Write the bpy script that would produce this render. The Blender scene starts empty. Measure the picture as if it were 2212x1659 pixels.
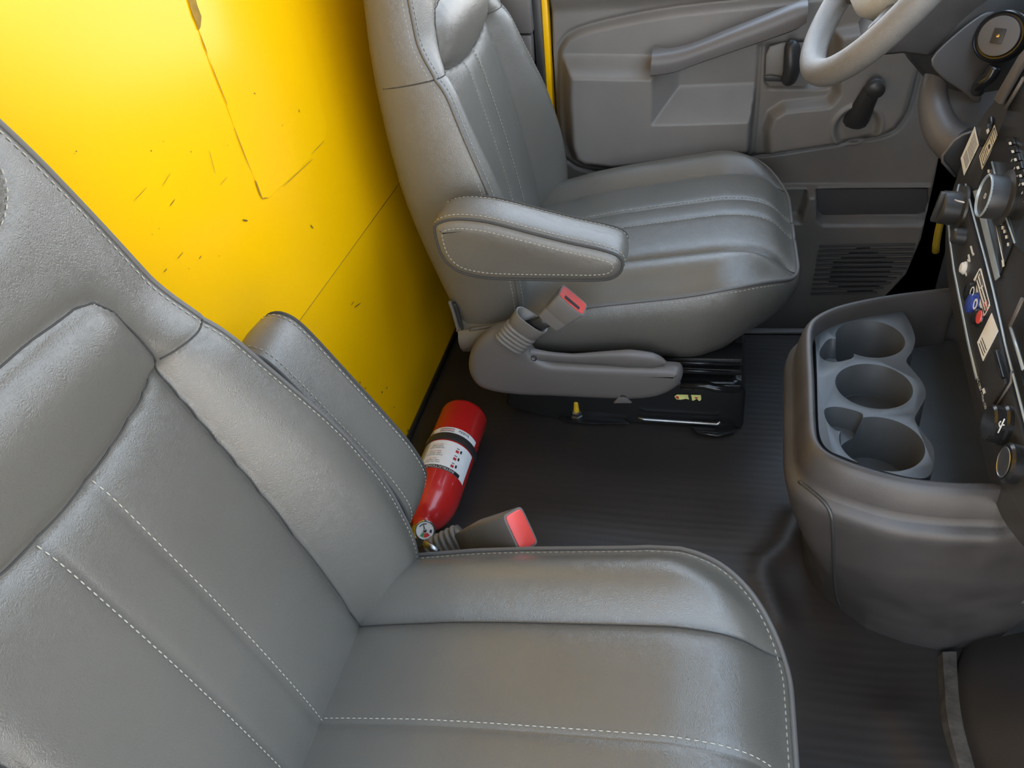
import bpy, bmesh, math, random
import numpy as np
from mathutils import Vector, Matrix

random.seed(3)
rng = np.random.default_rng(3)
SC = bpy.context.scene
COL = SC.collection
R_ = math.radians

# ------------------------------------------------------------------ camera
W, H, F = 2212, 1659, 1665.0
CAM_POS = np.array([0.0, 0.0, 1.03])
_y, _p, _r = R_(17), R_(38.5), R_(8)
cD = np.array([-math.sin(_y)*math.cos(_p), math.cos(_y)*math.cos(_p), -math.sin(_p)])
_ri = np.array([math.cos(_y), math.sin(_y), 0.0]); _up = np.cross(_ri, cD)
cR = math.cos(_r)*_ri - math.sin(_r)*_up
cU = math.cos(_r)*_up + math.sin(_r)*_ri
cam = bpy.data.cameras.new('camera'); cam.sensor_width = 36; cam.lens = F/W*36; cam.clip_start = 0.02
cam_o = bpy.data.objects.new('camera', cam); COL.objects.link(cam_o)
M = Matrix.Identity(4)
for i in range(3):
    M[i][0] = cR[i]; M[i][1] = cU[i]; M[i][2] = -cD[i]; M[i][3] = CAM_POS[i]
cam_o.matrix_world = M
SC.camera = cam_o

def at(u, v, **k):
    """surveying helper: world point seen at photo pixel (u,v) on the plane x=, y= or z="""
    r = cD + (u-W/2)/F*cR - (v-H/2)/F*cU
    a, val = list(k.items())[0]; i = 'xyz'.index(a)
    return CAM_POS + (val-CAM_POS[i])/r[i]*r

# ------------------------------------------------------------------ world, sun, exposure
SC.view_settings.view_transform = 'Standard'; SC.view_settings.look = 'None'
SC.view_settings.gamma = 1.0; SC.view_settings.use_curve_mapping = False
SC.view_settings.exposure = 0.30
wd = bpy.data.worlds.new('sky'); SC.world = wd; wd.use_nodes = True
nt = wd.node_tree; nt.nodes.clear()
wo = nt.nodes.new('ShaderNodeOutputWorld'); bg = nt.nodes.new('ShaderNodeBackground')
tc = nt.nodes.new('ShaderNodeTexCoord'); sx = nt.nodes.new('ShaderNodeSeparateXYZ'); cr = nt.nodes.new('ShaderNodeValToRGB')
nt.links.new(tc.outputs['Generated'], sx.inputs[0]); nt.links.new(sx.outputs['Z'], cr.inputs[0])
e = cr.color_ramp.elements
e[0].position = 0.0; e[0].color = (0.86, 0.89, 0.92, 1)
e[1].position = 0.8; e[1].color = (0.50, 0.68, 0.92, 1)
nt.links.new(cr.outputs[0], bg.inputs[0]); bg.inputs[1].default_value = 4.1
nt.links.new(bg.outputs[0], wo.inputs[0])
sun = bpy.data.lights.new('sun', 'SUN'); sun.energy = 20; sun.angle = R_(.6); sun.color = (1.0, .95, .87)
sun_o = bpy.data.objects.new('sun', sun); COL.objects.link(sun_o)
sun_o.rotation_euler = Vector((.62, .10, -.80)).to_track_quat('-Z', 'Y').to_euler()   # high behind the van, keeps the cab in its own shade

# ------------------------------------------------------------------ materials
def mat(name, col, rough=0.5, bump=0.0, scale=200.0, var=0.0, vscale=8.0, metal=0.0, spec=0.5, coat=0.0,
        kind='noise', col2=None, detail=3.0, dist=0.002, stretch=None, emit=None):
    m = bpy.data.materials.new(name); m.use_nodes = True
    n = m.node_tree.nodes; l = m.node_tree.links; b = n['Principled BSDF']
    b.inputs['Base Color'].default_value = (*col, 1); b.inputs['Roughness'].default_value = rough
    b.inputs['Metallic'].default_value = metal; b.inputs['Specular IOR Level'].default_value = spec
    b.inputs['Coat Weight'].default_value = coat
    t = n.new('ShaderNodeTexCoord'); mp = n.new('ShaderNodeMapping'); l.new(t.outputs['Object'], mp.inputs[0])
    if stretch: mp.inputs['Scale'].default_value = stretch
    if var > 0 or col2 is not None:
        nz = n.new('ShaderNodeTexNoise'); nz.inputs['Scale'].default_value = vscale; nz.inputs['Detail'].default_value = 4
        l.new(mp.outputs[0], nz.inputs['Vector'])
        rp = n.new('ShaderNodeValToRGB'); c2 = col2 if col2 is not None else tuple(min(1, c*(1+var)) for c in col)
        c1 = col if col2 is not None else tuple(c*(1-var) for c in col)
        rp.color_ramp.elements[0].color = (*c1, 1); rp.color_ramp.elements[1].color = (*c2, 1)
        rp.color_ramp.elements[0].position = .3; rp.color_ramp.elements[1].position = .72
        l.new(nz.outputs['Fac'], rp.inputs[0]); l.new(rp.outputs[0], b.inputs['Base Color'])
    if bump > 0:
        bp = n.new('ShaderNodeBump'); bp.inputs['Strength'].default_value = bump; bp.inputs['Distance'].default_value = dist
        if kind == 'leather':
            w1 = n.new('ShaderNodeTexNoise'); w1.inputs['Scale'].default_value = 55; w1.inputs['Detail'].default_value = 2
            l.new(mp.outputs[0], w1.inputs['Vector'])
            ad = n.new('ShaderNodeMixRGB'); ad.blend_type = 'ADD'; ad.inputs[0].default_value = 0.03
            l.new(mp.outputs[0], ad.inputs[1]); l.new(w1.outputs['Color'], ad.inputs[2])
            v = n.new('ShaderNodeTexVoronoi'); v.feature = 'DISTANCE_TO_EDGE'; v.inputs['Scale'].default_value = scale
            l.new(ad.outputs[0], v.inputs['Vector'])
            rr = n.new('ShaderNodeMapRange'); rr.inputs['From Max'].default_value = .25
            l.new(v.outputs['Distance'], rr.inputs['Value'])
            big = n.new('ShaderNodeTexNoise'); big.inputs['Scale'].default_value = 22; big.inputs['Detail'].default_value = 6
            l.new(mp.outputs[0], big.inputs['Vector'])
            mx = n.new('ShaderNodeMath'); mx.operation = 'MULTIPLY_ADD'; mx.inputs[1].default_value = 2.2
            l.new(big.outputs['Fac'], mx.inputs[0]); l.new(rr.outputs[0], mx.inputs[2])
            l.new(mx.outputs[0], bp.inputs['Height'])
        elif kind == 'wave':
            wv = n.new('ShaderNodeTexWave'); wv.bands_direction = 'Y'; wv.inputs['Scale'].default_value = scale
            wv.inputs['Distortion'].default_value = 6; wv.inputs['Detail'].default_value = 3; wv.inputs['Detail Scale'].default_value = .6
            l.new(mp.outputs[0], wv.inputs['Vector']); l.new(wv.outputs['Fac'], bp.inputs['Height'])
        else:
            nz2 = n.new('ShaderNodeTexNoise'); nz2.inputs['Scale'].default_value = scale; nz2.inputs['Detail'].default_value = detail
            l.new(mp.outputs[0], nz2.inputs['Vector']); l.new(nz2.outputs['Fac'], bp.inputs['Height'])
        l.new(bp.outputs[0], b.inputs['Normal'])
    return m

M_LEATHER = mat('grey_leather', (.112, .104, .088), .33, .16, 420, .08, 6, kind='leather', dist=.0012, spec=.8)
M_THREAD = mat('pale_thread', (.36, .34, .28), .8, .2, 900, .1, 300)
M_SEAM = mat('dark_seam', (.045, .043, .040), .8, .1, 500)
M_WELT = mat('welt_leather', (.11, .104, .096), .5, .1, 600)
M_PLAST = mat('grey_plastic', (.112, .102, .096), .42, .12, 900, .05, 10, dist=.0006)
M_DOOR = mat('door_plastic', (.172, .158, .143), .42, .22, 700, .10, 9, dist=.0008)
M_DOORD = mat('door_plastic_dark', (.06, .058, .060), .6, .2, 800, .10, 12, dist=.0006)
M_BLACK = mat('black_plastic', (.030, .029, .028), .38, .12, 900, .15, 20, dist=.0005)
M_BLACKG = mat('gloss_black', (.014, .014, .014), .2, .03, 300, .1, 30)
M_RUBBER = mat('black_rubber_mat', (.028, .024, .022), .42, .14, 9, .25, 5, kind='wave', dist=.0010, stretch=(.25, 2.2, 1))
M_TOE = mat('toe_board_rubber', (.030, .026, .024), .5, .25, 500, .2, 7, dist=.0006)
M_CONS = mat('console_plastic', (.045, .040, .037), .42, .25, 900, .25, 14, dist=.0006)
M_CONS2 = mat('console_tray_plastic', (.055, .058, .060), .36, .12, 900, .12, 24, dist=.0004)
M_YELL = mat('yellow_paint', (.92, .495, .001), .24, .05, 40, .04, 3, dist=.0006, spec=.28)
M_YELL2 = mat('yellow_decal', (.92, .51, .002), .20, .04, 40, .03, 5, dist=.0005, spec=.28)
M_GRIME = mat('grime', (.30, .17, .01), .7, .2, 300, .2, 80)
M_SCUFF = mat('scuff_dark', (.12, .08, .01), .7, .2, 300, .2, 80)
M_RED = mat('red_enamel', (.52, .018, .016), .25, .02, 40, .06, 10, coat=.3)
M_REDB = mat('red_button', (.70, .07, .055), .4, .05, 300, .05, 40)
M_WHITE = mat('white_label', (.86, .86, .85), .45, .02, 300, .03, 60)
M_CREAM = mat('cream_label', (.70, .66, .56), .5, .02, 300, .08, 60)
M_INK = mat('black_ink', (.015, .015, .015), .5, .02, 300, .05, 60)
M_INKR = mat('red_ink', (.55, .03, .03), .5, .02, 300, .05, 60)
M_PRINT = mat('white_print', (.72, .72, .70), .5, .02, 300, .03, 60)
M_CHROME = mat('chrome', (.62, .62, .62), .18, .03, 200, .05, 40, metal=1.0)
M_STEEL = mat('zinc_steel', (.42, .42, .42), .35, .1, 400, .1, 80, metal=1.0)
M_YCAP = mat('yellow_bolt_cap', (.72, .45, .02), .5, .1, 400, .1, 80)
M_BUCK = mat('buckle_plastic', (.14, .13, .118), .4, .1, 900, .05, 30, dist=.0005)
M_SILV = mat('silver_trim_and_glint', (.36, .42, .46), .35, .03, 300, .05, 40, metal=.3)  # real silver parts, and the glint painted along the control panel edge
M_BLUE = mat('blue_button', (.03, .06, .30), .3, .02, 200, .05, 40)
M_WHEEL = mat('wheel_leather', (.21, .20, .185), .45, .3, 500, .06, 12, kind='leather', dist=.001)
M_PAD = mat('airbag_cover', (.42, .41, .37), .5, .4, 420, .05, 12, kind='leather', dist=.001)
M_GLASS = mat('gauge_face', (.70, .70, .68), .1, .01, 100, .05, 60, coat=1.0)
M_GROUND = mat('sunlit_concrete', (.44, .36, .28), .9, .4, 30, .15, 2)
M_HEAD = mat('headliner', (.45, .44, .41), .9, .3, 500, .05, 8)
M_SHROUD = mat('column_plastic', (.085, .078, .074), .38, .1, 900, .08, 20, dist=.0005)
M_CRANK = mat('crank_plastic', (.034, .032, .031), .36, .1, 900, .1, 20, dist=.0004)
M_BRASS = mat('yellow_cable', (.35, .26, .02), .5, .1, 300, .1, 60)

# ------------------------------------------------------------------ helpers
def tag(o, label=None, cat=None, group=None, kind=None):
    if label: o['label'] = label
    if cat: o['category'] = cat
    if group: o['group'] = group
    if kind: o['kind'] = kind
    return o

def thing(name, loc, label, cat, group=None, kind=None):
    o = bpy.data.objects.new(name, None); COL.objects.link(o); o.location = Vector(loc); o.empty_display_size = .05
    return tag(o, label, cat, group, kind)

def root_of(p):
    while p.parent: p = p.parent
    return p

def link_mesh(name, me, m, parent=None, smooth=True):
    o = bpy.data.objects.new(name, me); COL.objects.link(o)
    if m is not None and not me.materials: me.materials.append(m)
    if smooth: me.polygons.foreach_set('use_smooth', [True]*len(me.polygons))
    if parent is not None:
        o.parent = parent
        loc = root_of(parent).location
        me.transform(Matrix.Translation(-Vector(loc)))
    me.update()
    return o

def mesh(name, vs, fs, m, parent=None, smooth=True, recalc=False):
    me = bpy.data.meshes.new(name)
    me.from_pydata([tuple(map(float, v)) for v in vs], [], [tuple(int(i) for i in f) for f in fs])
    if recalc:
        bm = bmesh.new(); bm.from_mesh(me); bmesh.ops.recalc_face_normals(bm, faces=bm.faces); bm.to_mesh(me); bm.free()
    return link_mesh(name, me, m, parent, smooth)

def bm_obj(name, bm, m, parent=None, smooth=False):
    bmesh.ops.recalc_face_normals(bm, faces=bm.faces)
    me = bpy.data.meshes.new(name); bm.to_mesh(me); bm.free()
    return link_mesh(name, me, m, parent, smooth)

def sharp(o, ang=35):
    me = o.data
    me.polygons.foreach_set('use_smooth', [True]*len(me.polygons))
    me.set_sharp_from_angle(angle=R_(ang))
    return o

def grid_f(nr, nc, wrap=False):
    f = []
    cc = nc if wrap else nc-1
    for i in range(nr-1):
        for j in range(cc):
            a = i*nc+j; b = i*nc+(j+1) % nc
            f.append((a, b, b+nc, a+nc))
    return f

def loft(rings, cap=True):
    n = len(rings[0]); vs = [p for r in rings for p in r]; fs = grid_f(len(rings), n, True)
    if cap:
        fs.append(tuple(range(n))[::-1]); fs.append(tuple((len(rings)-1)*n+i for i in range(n)))
    return vs, fs

def frames(path, closed=False):
    P = np.array(path, float); n = len(P)
    if closed: T = np.roll(P, -1, 0)-np.roll(P, 1, 0)
    else: T = np.gradient(P, axis=0)
    T /= np.linalg.norm(T, axis=1)[:, None]+1e-12
    up = np.array([0, 0, 1.0])
    if abs(T[0] @ up) > .9: up = np.array([0, 1.0, 0])
    N = np.zeros_like(P); v = up-(up @ T[0])*T[0]; v /= np.linalg.norm(v); N[0] = v
    for i in range(1, n):
        v = N[i-1]-(N[i-1] @ T[i])*T[i]; N[i] = v/(np.linalg.norm(v)+1e-12)
    return P, T, N, np.cross(T, N)

def tube_vf(path, r, n=8, closed=False, sq=1.0):
    P, T, N, Bn = frames(path, closed); rr = np.broadcast_to(np.asarray(r, float), (len(P),))
    rings = []
    for i in range(len(P)):
        rings.append([P[i]+rr[i]*(math.cos(a)*N[i]+sq*math.sin(a)*Bn[i]) for a in np.linspace(0, 2*math.pi, n, endpoint=False)])
    if closed:
        rings.append(rings[0]); return loft(rings, False)
    return loft(rings, True)

def tube(name, path, r, m, parent=None, n=8, closed=False, sq=1.0):
    vs, fs = tube_vf(path, r, n, closed, sq)
    return mesh(name, vs, fs, m, parent)

def join(parts):
    V, Fc = [], []
    for v, f in parts:
        o = len(V); V.extend(v); Fc.extend([tuple(i+o for i in q) for q in f])
    return V, Fc

def resample(path, step):
    P = np.array(path, float); d = np.r_[0, np.cumsum(np.linalg.norm(np.diff(P, axis=0), axis=1))]
    n = max(2, int(d[-1]/step)+1); s = np.linspace(0, d[-1], n)
    return np.stack([np.interp(s, d, P[:, k]) for k in range(P.shape[1])], 1)

def cat(pts, n=8, closed=False):
    """smooth Catmull-Rom through points"""
    P = np.array(pts, float)
    if closed: Q = np.vstack([P[-1:], P, P[:2]])
    else: Q = np.vstack([2*P[0]-P[1], P, 2*P[-1]-P[-2]])
    out = []
    for i in range(1, len(Q)-2):
        for t in np.linspace(0, 1, n, endpoint=False):
            a, b, c, d = Q[i-1], Q[i], Q[i+1], Q[i+2]
            out.append(.5*((2*b)+(-a+c)*t+(2*a-5*b+4*c-d)*t*t+(-a+3*b-3*c+d)*t**3))
    if not closed: out.append(Q[-2])
    return np.array(out)

def stitches(paths, ln=.0044, gap=.0028, r=.00062):
    V, Fc = [], []
    for path in paths:
        P = resample(path, (ln+gap))
        for a, b in zip(P[:-1], P[1:]):
            d = b-a; L = np.linalg.norm(d)
            if L < 1e-6: continue
            d = d/L; e = a+d*ln
            up = np.array([0, 0, 1.0]) if abs(d[2]) < .8 else np.array([1.0, 0, 0])
            n1 = np.cross(d, up); n1 /= np.linalg.norm(n1); n2 = np.cross(d, n1)
            o = len(V)
            for q, k in ((a, .45), (a+d*ln*.25, 1), (a+d*ln*.75, 1), (e, .45)):
                V.extend([q+r*k*n1, q+r*k*n2, q-r*k*n1, q-r*k*n2])
            for s in range(3):
                for j in range(4):
                    Fc.append((o+s*4+j, o+s*4+(j+1) % 4, o+s*4+4+(j+1) % 4, o+s*4+4+j))
    return V, Fc

def prism(name, poly, vec, m, parent=None, bevel=0.0, seg=2, ang=35):
    """solid between polygon (3D points) and polygon+vec"""
    bm = bmesh.new(); vec = Vector(vec)
    a = [bm.verts.new(Vector(p)) for p in poly]; b = [bm.verts.new(Vector(p)+vec) for p in poly]
    n = len(a); bm.faces.new(a); bm.faces.new(b[::-1])
    for i in range(n): bm.faces.new((a[i], b[i], b[(i+1) % n], a[(i+1) % n]))
    if bevel > 0:
        bmesh.ops.recalc_face_normals(bm, faces=bm.faces)
        ed = [e_ for e_ in bm.edges if len(e_.link_faces) == 2 and e_.calc_face_angle(0) > R_(40)]
        bmesh.ops.bevel(bm, geom=ed, offset=bevel, segments=seg, profile=.6, affect='EDGES', clamp_overlap=True)
    o = bm_obj(name, bm, m, parent); return sharp(o, ang)

def rbox(name, c, size, m, parent=None, bevel=.004, rot=None, seg=2):
    bm = bmesh.new(); bmesh.ops.create_cube(bm, size=1)
    bmesh.ops.scale(bm, vec=Vector(size), verts=bm.verts)
    if bevel > 0: bmesh.ops.bevel(bm, geom=list(bm.edges), offset=bevel, segments=seg, profile=.6, affect='EDGES', clamp_overlap=True)
    if rot is not None: bmesh.ops.transform(bm, matrix=rot.to_4x4(), verts=bm.verts)
    bmesh.ops.translate(bm, vec=Vector(c), verts=bm.verts)
    o = bm_obj(name, bm, m, parent); return sharp(o, 35)

def axis_mat(ax, up=(0, 0, 1)):
    z = Vector(ax).normalized(); x = Vector(up).cross(z)
    if x.length < 1e-4: x = Vector((1, 0, 0))
    x.normalize(); y = z.cross(x)
    return Matrix((x, y, z)).transposed()

def lathe(name, base, ax, prof, m, parent=None, n=32, ang=35, wob=None, cap=True):
    """prof: list of (radius, height along ax)"""
    A = np.array(axis_mat(ax)); base = np.array(base, float); vs = []
    for r, h in prof:
        for k in range(n):
            a = 2*math.pi*k/n; rr = r*(1 if wob is None else 1+wob*(k % 2))
            vs.append(base+A @ np.array([rr*math.cos(a), rr*math.sin(a), h]))
    fs = grid_f(len(prof), n, True)
    if cap and prof[0][0] > 1e-5: fs.append(tuple(range(n))[::-1])
    if cap and prof[-1][0] > 1e-5: fs.append(tuple((len(prof)-1)*n+i for i in range(n)))
    return sharp(mesh(name, vs, fs, m, parent, recalc=True), ang)

def text_mesh(s, size, align='CENTER', ext=0.0):
    cu = bpy.data.curves.new('t', 'FONT'); cu.body = s; cu.size = size; cu.align_x = align; cu.align_y = 'CENTER'
    cu.resolution_u = 2; cu.extrude = ext
    o = bpy.data.objects.new('t', cu); COL.objects.link(o)
    dg = bpy.context.evaluated_depsgraph_get(); me = bpy.data.meshes.new_from_object(o.evaluated_get(dg))
    bpy.data.objects.remove(o); bpy.data.curves.remove(cu)
    me.materials.clear()
    return me

def text_at(name, s, size, origin, xdir, ydir, m, parent, align='CENTER'):
    me = text_mesh(s, size, align)
    x = Vector(xdir).normalized(); z = x.cross(Vector(ydir)).normalized(); y = z.cross(x)
    T = Matrix((x, y, z)).transposed().to_4x4(); T.translation = Vector(origin)
    me.transform(T)
    return link_mesh(name, me, m, parent, smooth=False)

def seg_dist(px, py, poly, closed=False):
    d = np.full(px.shape, 1e9); n = len(poly)
    for i in range(n if closed else n-1):
        ax, ay = poly[i]; bx, by = poly[(i+1) % n]
        vx, vy = bx-ax, by-ay; L = vx*vx+vy*vy+1e-12
        t = np.clip(((px-ax)*vx+(py-ay)*vy)/L, 0, 1)
        d = np.minimum(d, np.hypot(px-ax-t*vx, py-ay-t*vy))
    return d

def inside(px, py, poly):
    c = np.zeros(px.shape, bool); n = len(poly)
    for i in range(n):
        ax, ay = poly[i]; bx, by = poly[(i+1) % n]
        if ay == by: continue
        k = ((ay > py) != (by > py)) & (px < (bx-ax)*(py-ay)/(by-ay)+ax)
        c ^= k
    return c

def sdf(px, py, poly):
    d = seg_dist(px, py, poly, True)
    return np.where(inside(px, py, poly), -d, d)

def sstep(a, b, x):
    t = np.clip((x-a)/(b-a), 0, 1); return t*t*(3-2*t)

def bvh_of(o):
    from mathutils.bvhtree import BVHTree
    off = Vector(root_of(o).location) if o.parent else Vector((0, 0, 0))
    return BVHTree.FromPolygons([v.co+off for v in o.data.vertices], [tuple(p.vertices) for p in o.data.polygons])
def hit(bvh, u, v):
    """surveying helper: where the sight line of photo pixel (u,v) meets a modelled surface"""
    r = Vector(cD+(u-W/2)/F*cR-(v-H/2)/F*cU).normalized()
    h = bvh.ray_cast(Vector(CAM_POS), r)
    return None if h[0] is None else np.array(h[0])

def drape(bvh, pts, n, off):
    n = Vector(n).normalized(); out = []
    for p in pts:
        h = bvh.ray_cast(Vector(p)+n*.06, -n)
        out.append(np.array(h[0]+n*off) if h[0] is not None and (h[0]-Vector(p)).length < .02 else np.array(p))
    return np.array(out)

def evaluated(o):
    dg = bpy.context.evaluated_depsgraph_get(); dg.update()
    me = bpy.data.meshes.new_from_object(o.evaluated_get(dg)); return me

# ================================================================== SETTING
XB, ZC = -.556, .443          # partition face and its crease height
LEAN = math.tan(R_(5))
def bulk_x(z): return XB - max(0, z-ZC)*LEAN

def build_floor():
    xs = np.linspace(-.60, .80, 300); ys = np.linspace(-.35, 1.74, 330)
    X, Y = np.meshgrid(xs, ys, indexing='ij')
    Z = np.zeros_like(X)
    Z -= .16*sstep(1.462, 1.476, Y)*sstep(-.2, -.15, X)
    # toe board / tunnel rise towards the front on the passenger side
    Z += .10*sstep(.26, .40, X)*(Y < .78)*sstep(.78, .70, Y)*.25
    # swelling of the mat where it meets the engine cover
    p = [at(1722, 1105, z=.02)[:2], at(1695, 1165, z=.02)[:2], at(1652, 1200, z=.02)[:2], at(1648, 1235, z=.02)[:2], at(1690, 1330, z=.02)[:2]]
    d = seg_dist(X, Y, p); Z += .007*np.exp(-(d/.022)**2)
    p2 = [at(1955, 1540, z=0.02)[:2], at(2010, 1640, z=.02)[:2]]
    Z += .010*np.exp(-(seg_dist(X, Y, p2)/.035)**2)
    Z += .0015*np.sin(X*17+np.sin(Y*9)*2)*np.sin(Y*13)
    vs = np.stack([X, Y, Z], -1).reshape(-1, 3)
    o = mesh('floor', vs, grid_f(300, 330), M_RUBBER)
    tag(o, 'black rubber floor mat with faint wood-like ripples', 'floor', kind='structure')
build_floor()

def build_partition():
    zs = np.r_[np.linspace(-.02, ZC-.004, 8), ZC-.002, ZC, ZC+.002, np.linspace(ZC+.01, 1.455, 20)]
    ys = np.linspace(-.35, 1.78, 40)
    vs = []
    for z in zs:
        for y in ys: vs.append((bulk_x(z), y, z))
    n = len(zs); o = mesh('wall_rear', vs, grid_f(n, len(ys)), M_YELL)
    tag(o, 'bright yellow painted steel partition behind both seats', 'wall', kind='structure')
    # decal sheet with rounded lower corner
    def onw(u, v, off=.0):
        q = None; z = .7
        for _ in range(12):
            q = at(u, v, x=bulk_x(z)); z = q[2]
        return q+np.array([off, 0, 0])
    px = [(400, -60), (405, 0), (425, 55), (450, 130), (480, 205), (500, 260), (520, 315), (545, 375), (560, 418), (568, 430), (580, 428),
          (600, 408), (640, 372), (680, 328), (700, 300), (706, 275), (700, 250), (690, 215), (676, 160), (660, 100), (640, 30), (620, -60)]
    prism('decal_sheet', [onw(*p) for p in px], (.0012, 0, 0), M_YELL2, o, .0004, 1)
    tube('crease_line', [(bulk_x(ZC)+.0002, -.1, ZC), (bulk_x(ZC)+.0002, 1.5, ZC)], .0006, M_GRIME, o, 5)  # faint darker line drawn along the fold, sharing the grime colour
    # grime along the old edge and at the tip
    gr = []
    def blob(c, s, ang, k=9):
        u, v = c; pts = []
        for i in range(k):
            a = 2*math.pi*i/k; rr = random.uniform(.75, 1.15)
            du, dv = s[0]*math.cos(a)*rr, s[1]*math.sin(a)*rr
            ca, sa = math.cos(ang), math.sin(ang)
            pts.append(onw(u+du*ca-dv*sa, v+du*sa+dv*ca, .0016))
        return pts, [tuple(range(k))]
    for (c, s, a) in [((438, 95), (1.0, 26), -.36), ((470, 180), (.8, 55), -.38),
                      ((520, 318), (.8, 60), -.37), ((556, 408), (1.5, 22), -.35), ((570, 428), (7, 1.3), -.2), ((640, 375), (.8, 45), .82), ((685, 318), (.7, 22), .75)]:
        gr.append(blob(c, s, a))
    st_ = [(400, -12), (418, -12), (424, 12), (433, 36), (431, 58), (427, 66), (422, 52), (414, 34), (408, 14)]
    gr.append(([onw(*q, .0016) for q in st_], [tuple(range(len(st_)))]))
    v, f = join(gr); g = mesh('grime', v, f, M_GRIME, o, False); tag(g, kind='stuff')
    sc = []
    for (c, s, a) in [((162, 327), (1.6, 1.8), 0), ((158, 332), (1, 1), 0), ((324, 326), (1.5, 1.8), .3), ((350, 306), (1.4, .8), .2), ((410, 328), (1, 1.8), 0), ((548, 202), (2.6, 1), .6),
                      ((608, 271), (.7, 1.6), 0), ((644, 240), (1, 4), -.1), ((490, 314), (.9, .9), 0), ((357, 388), (.6, 20), .55), ((370, 438), (1.0, 12), .6), ((300, 420), (.6, 25), .75),
                      ((341, 494), (1.2, 1), .3), ((326, 506), (1.2, .8), 0), ((386, 553), (.9, 11), .7), ((355, 584), (1.1, 6), .7), ((405, 580), (1.2, .8), 0), ((471, 553), (1, .9), 0),
                      ((430, 556), (.8, 5), .6), ((672, 490), (1.4, 6), -.7), ((456, 350), (.5, 28), -.25), ((480, 392), (.5, 14), .7), ((527, 476), (6, 2), .2), ((770, 660), (1.2, 9), .9), ((760, 655), (.7, 7), .7),
                      ((824, 847), (1.2, 3), .3), ((834, 838), (.8, 4), .4), ((776, 826), (1.2, 2.6), .2), ((788, 838), (1, 2), 0), ((880, 930), (1.6, 3), .3), ((872, 940), (1.2, 1.5), 0), ((850, 880), (1, 1.6), 0)]:
        sc.append(blob(c, s, a, 7))
    v, f = join(sc); g = mesh('scuff_mark', v, f, M_SCUFF, o, False); tag(g, kind='stuff')
    # black rubber trim along the foot of the partition
    q = [(XB+.004, -.3, .004), (XB+.004, 1.46, .004)]
    t = tube('trim_4', q, .006, M_BLACK, None, 6); tag(t, 'black rubber edging where yellow partition meets the floor', 'trim', kind='structure')
build_partition()

# ceiling, ground and the shell that shades the cab
def slab(name, pts, vec, m, label, cat_, b=0):
    o = prism(name, pts, vec, m, None, b); return tag(o, label, cat_, kind='structure')
slab('ceiling', [(-.70, -.12, 1.46), (.26, -.12, 1.46), (.26, 1.78, 1.46), (-.70, 1.78, 1.46)], (0, 0, .03), M_HEAD, 'pale grey cab headliner above the seats', 'ceiling')
slab('wall_right', [(-.60, -.12, 1.26), (.30, -.12, 1.26), (.15, -.12, 1.46), (-.60, -.12, 1.46)], (0, -.06, 0), M_HEAD, 'header rail above the passenger door opening', 'wall')
slab('ground', [(-9, -12, -.62), (12, -12, -.62), (12, 12, -.62), (-9, 12, -.62)], (0, 0, -.05), M_GROUND, 'sunlit concrete ground outside the van', 'ground')
slab('wall_front', [(.72, -.10, -.16), (.86, -.10, .80), (.86, 1.76, .80), (.72, 1.76, -.16)], (.03, 0, 0), M_TOE, 'dark firewall at the front of the footwells', 'wall')
# passenger side toe board and its worn edge strip
sp = [at(2036, 1408, z=.03), at(2040, 1470, z=.03), at(2048, 1560, z=.03), at(2078, 1680, z=.03), at(2110, 1800, z=.03)]
sq_ = [at(2066, 1408, z=.035), at(2070, 1480, z=.035), at(2082, 1570, z=.035), at(2112, 1680, z=.035), at(2145, 1800, z=.035)]
vs = []
for a, b in zip(cat(sp, 6), cat(sq_, 6)):
    vs += [a+np.array([-.004, 0, -.02]), a, (a+b)/2+np.array([0, 0, .001]), b, b+np.array([.004, 0, -.02])]
n_ = len(vs)//5
M_STRIP = mat('worn_vinyl_strip', (.085, .076, .066), .5, .3, 200, .4, 60)
o = mesh('trim_3', vs, grid_f(n_, 5), M_STRIP); sharp(o, 25); tag(o, 'worn grey edge strip between rubber mat and toe board', 'trim', kind='structure')
tb = []
edge = cat([at(2086, 1395, z=.04), at(2074, 1440, z=.04), at(2074, 1490, z=.04), at(2086, 1570, z=.04), at(2112, 1660, z=.04), at(2150, 1800, z=.04)], 6)
for q in edge:
    for k, (dx, dz) in enumerate([(-.004, -.03), (0, 0), (.010, .012), (.10, .075), (.24, .21), (.38, .40)]):
        tb.append(q+np.array([dx, 0, dz]))
o = mesh('trim_5', tb, grid_f(len(edge), 6), M_TOE); tag(o, 'dark moulded toe board in the passenger footwell', 'trim', kind='structure')

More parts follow.
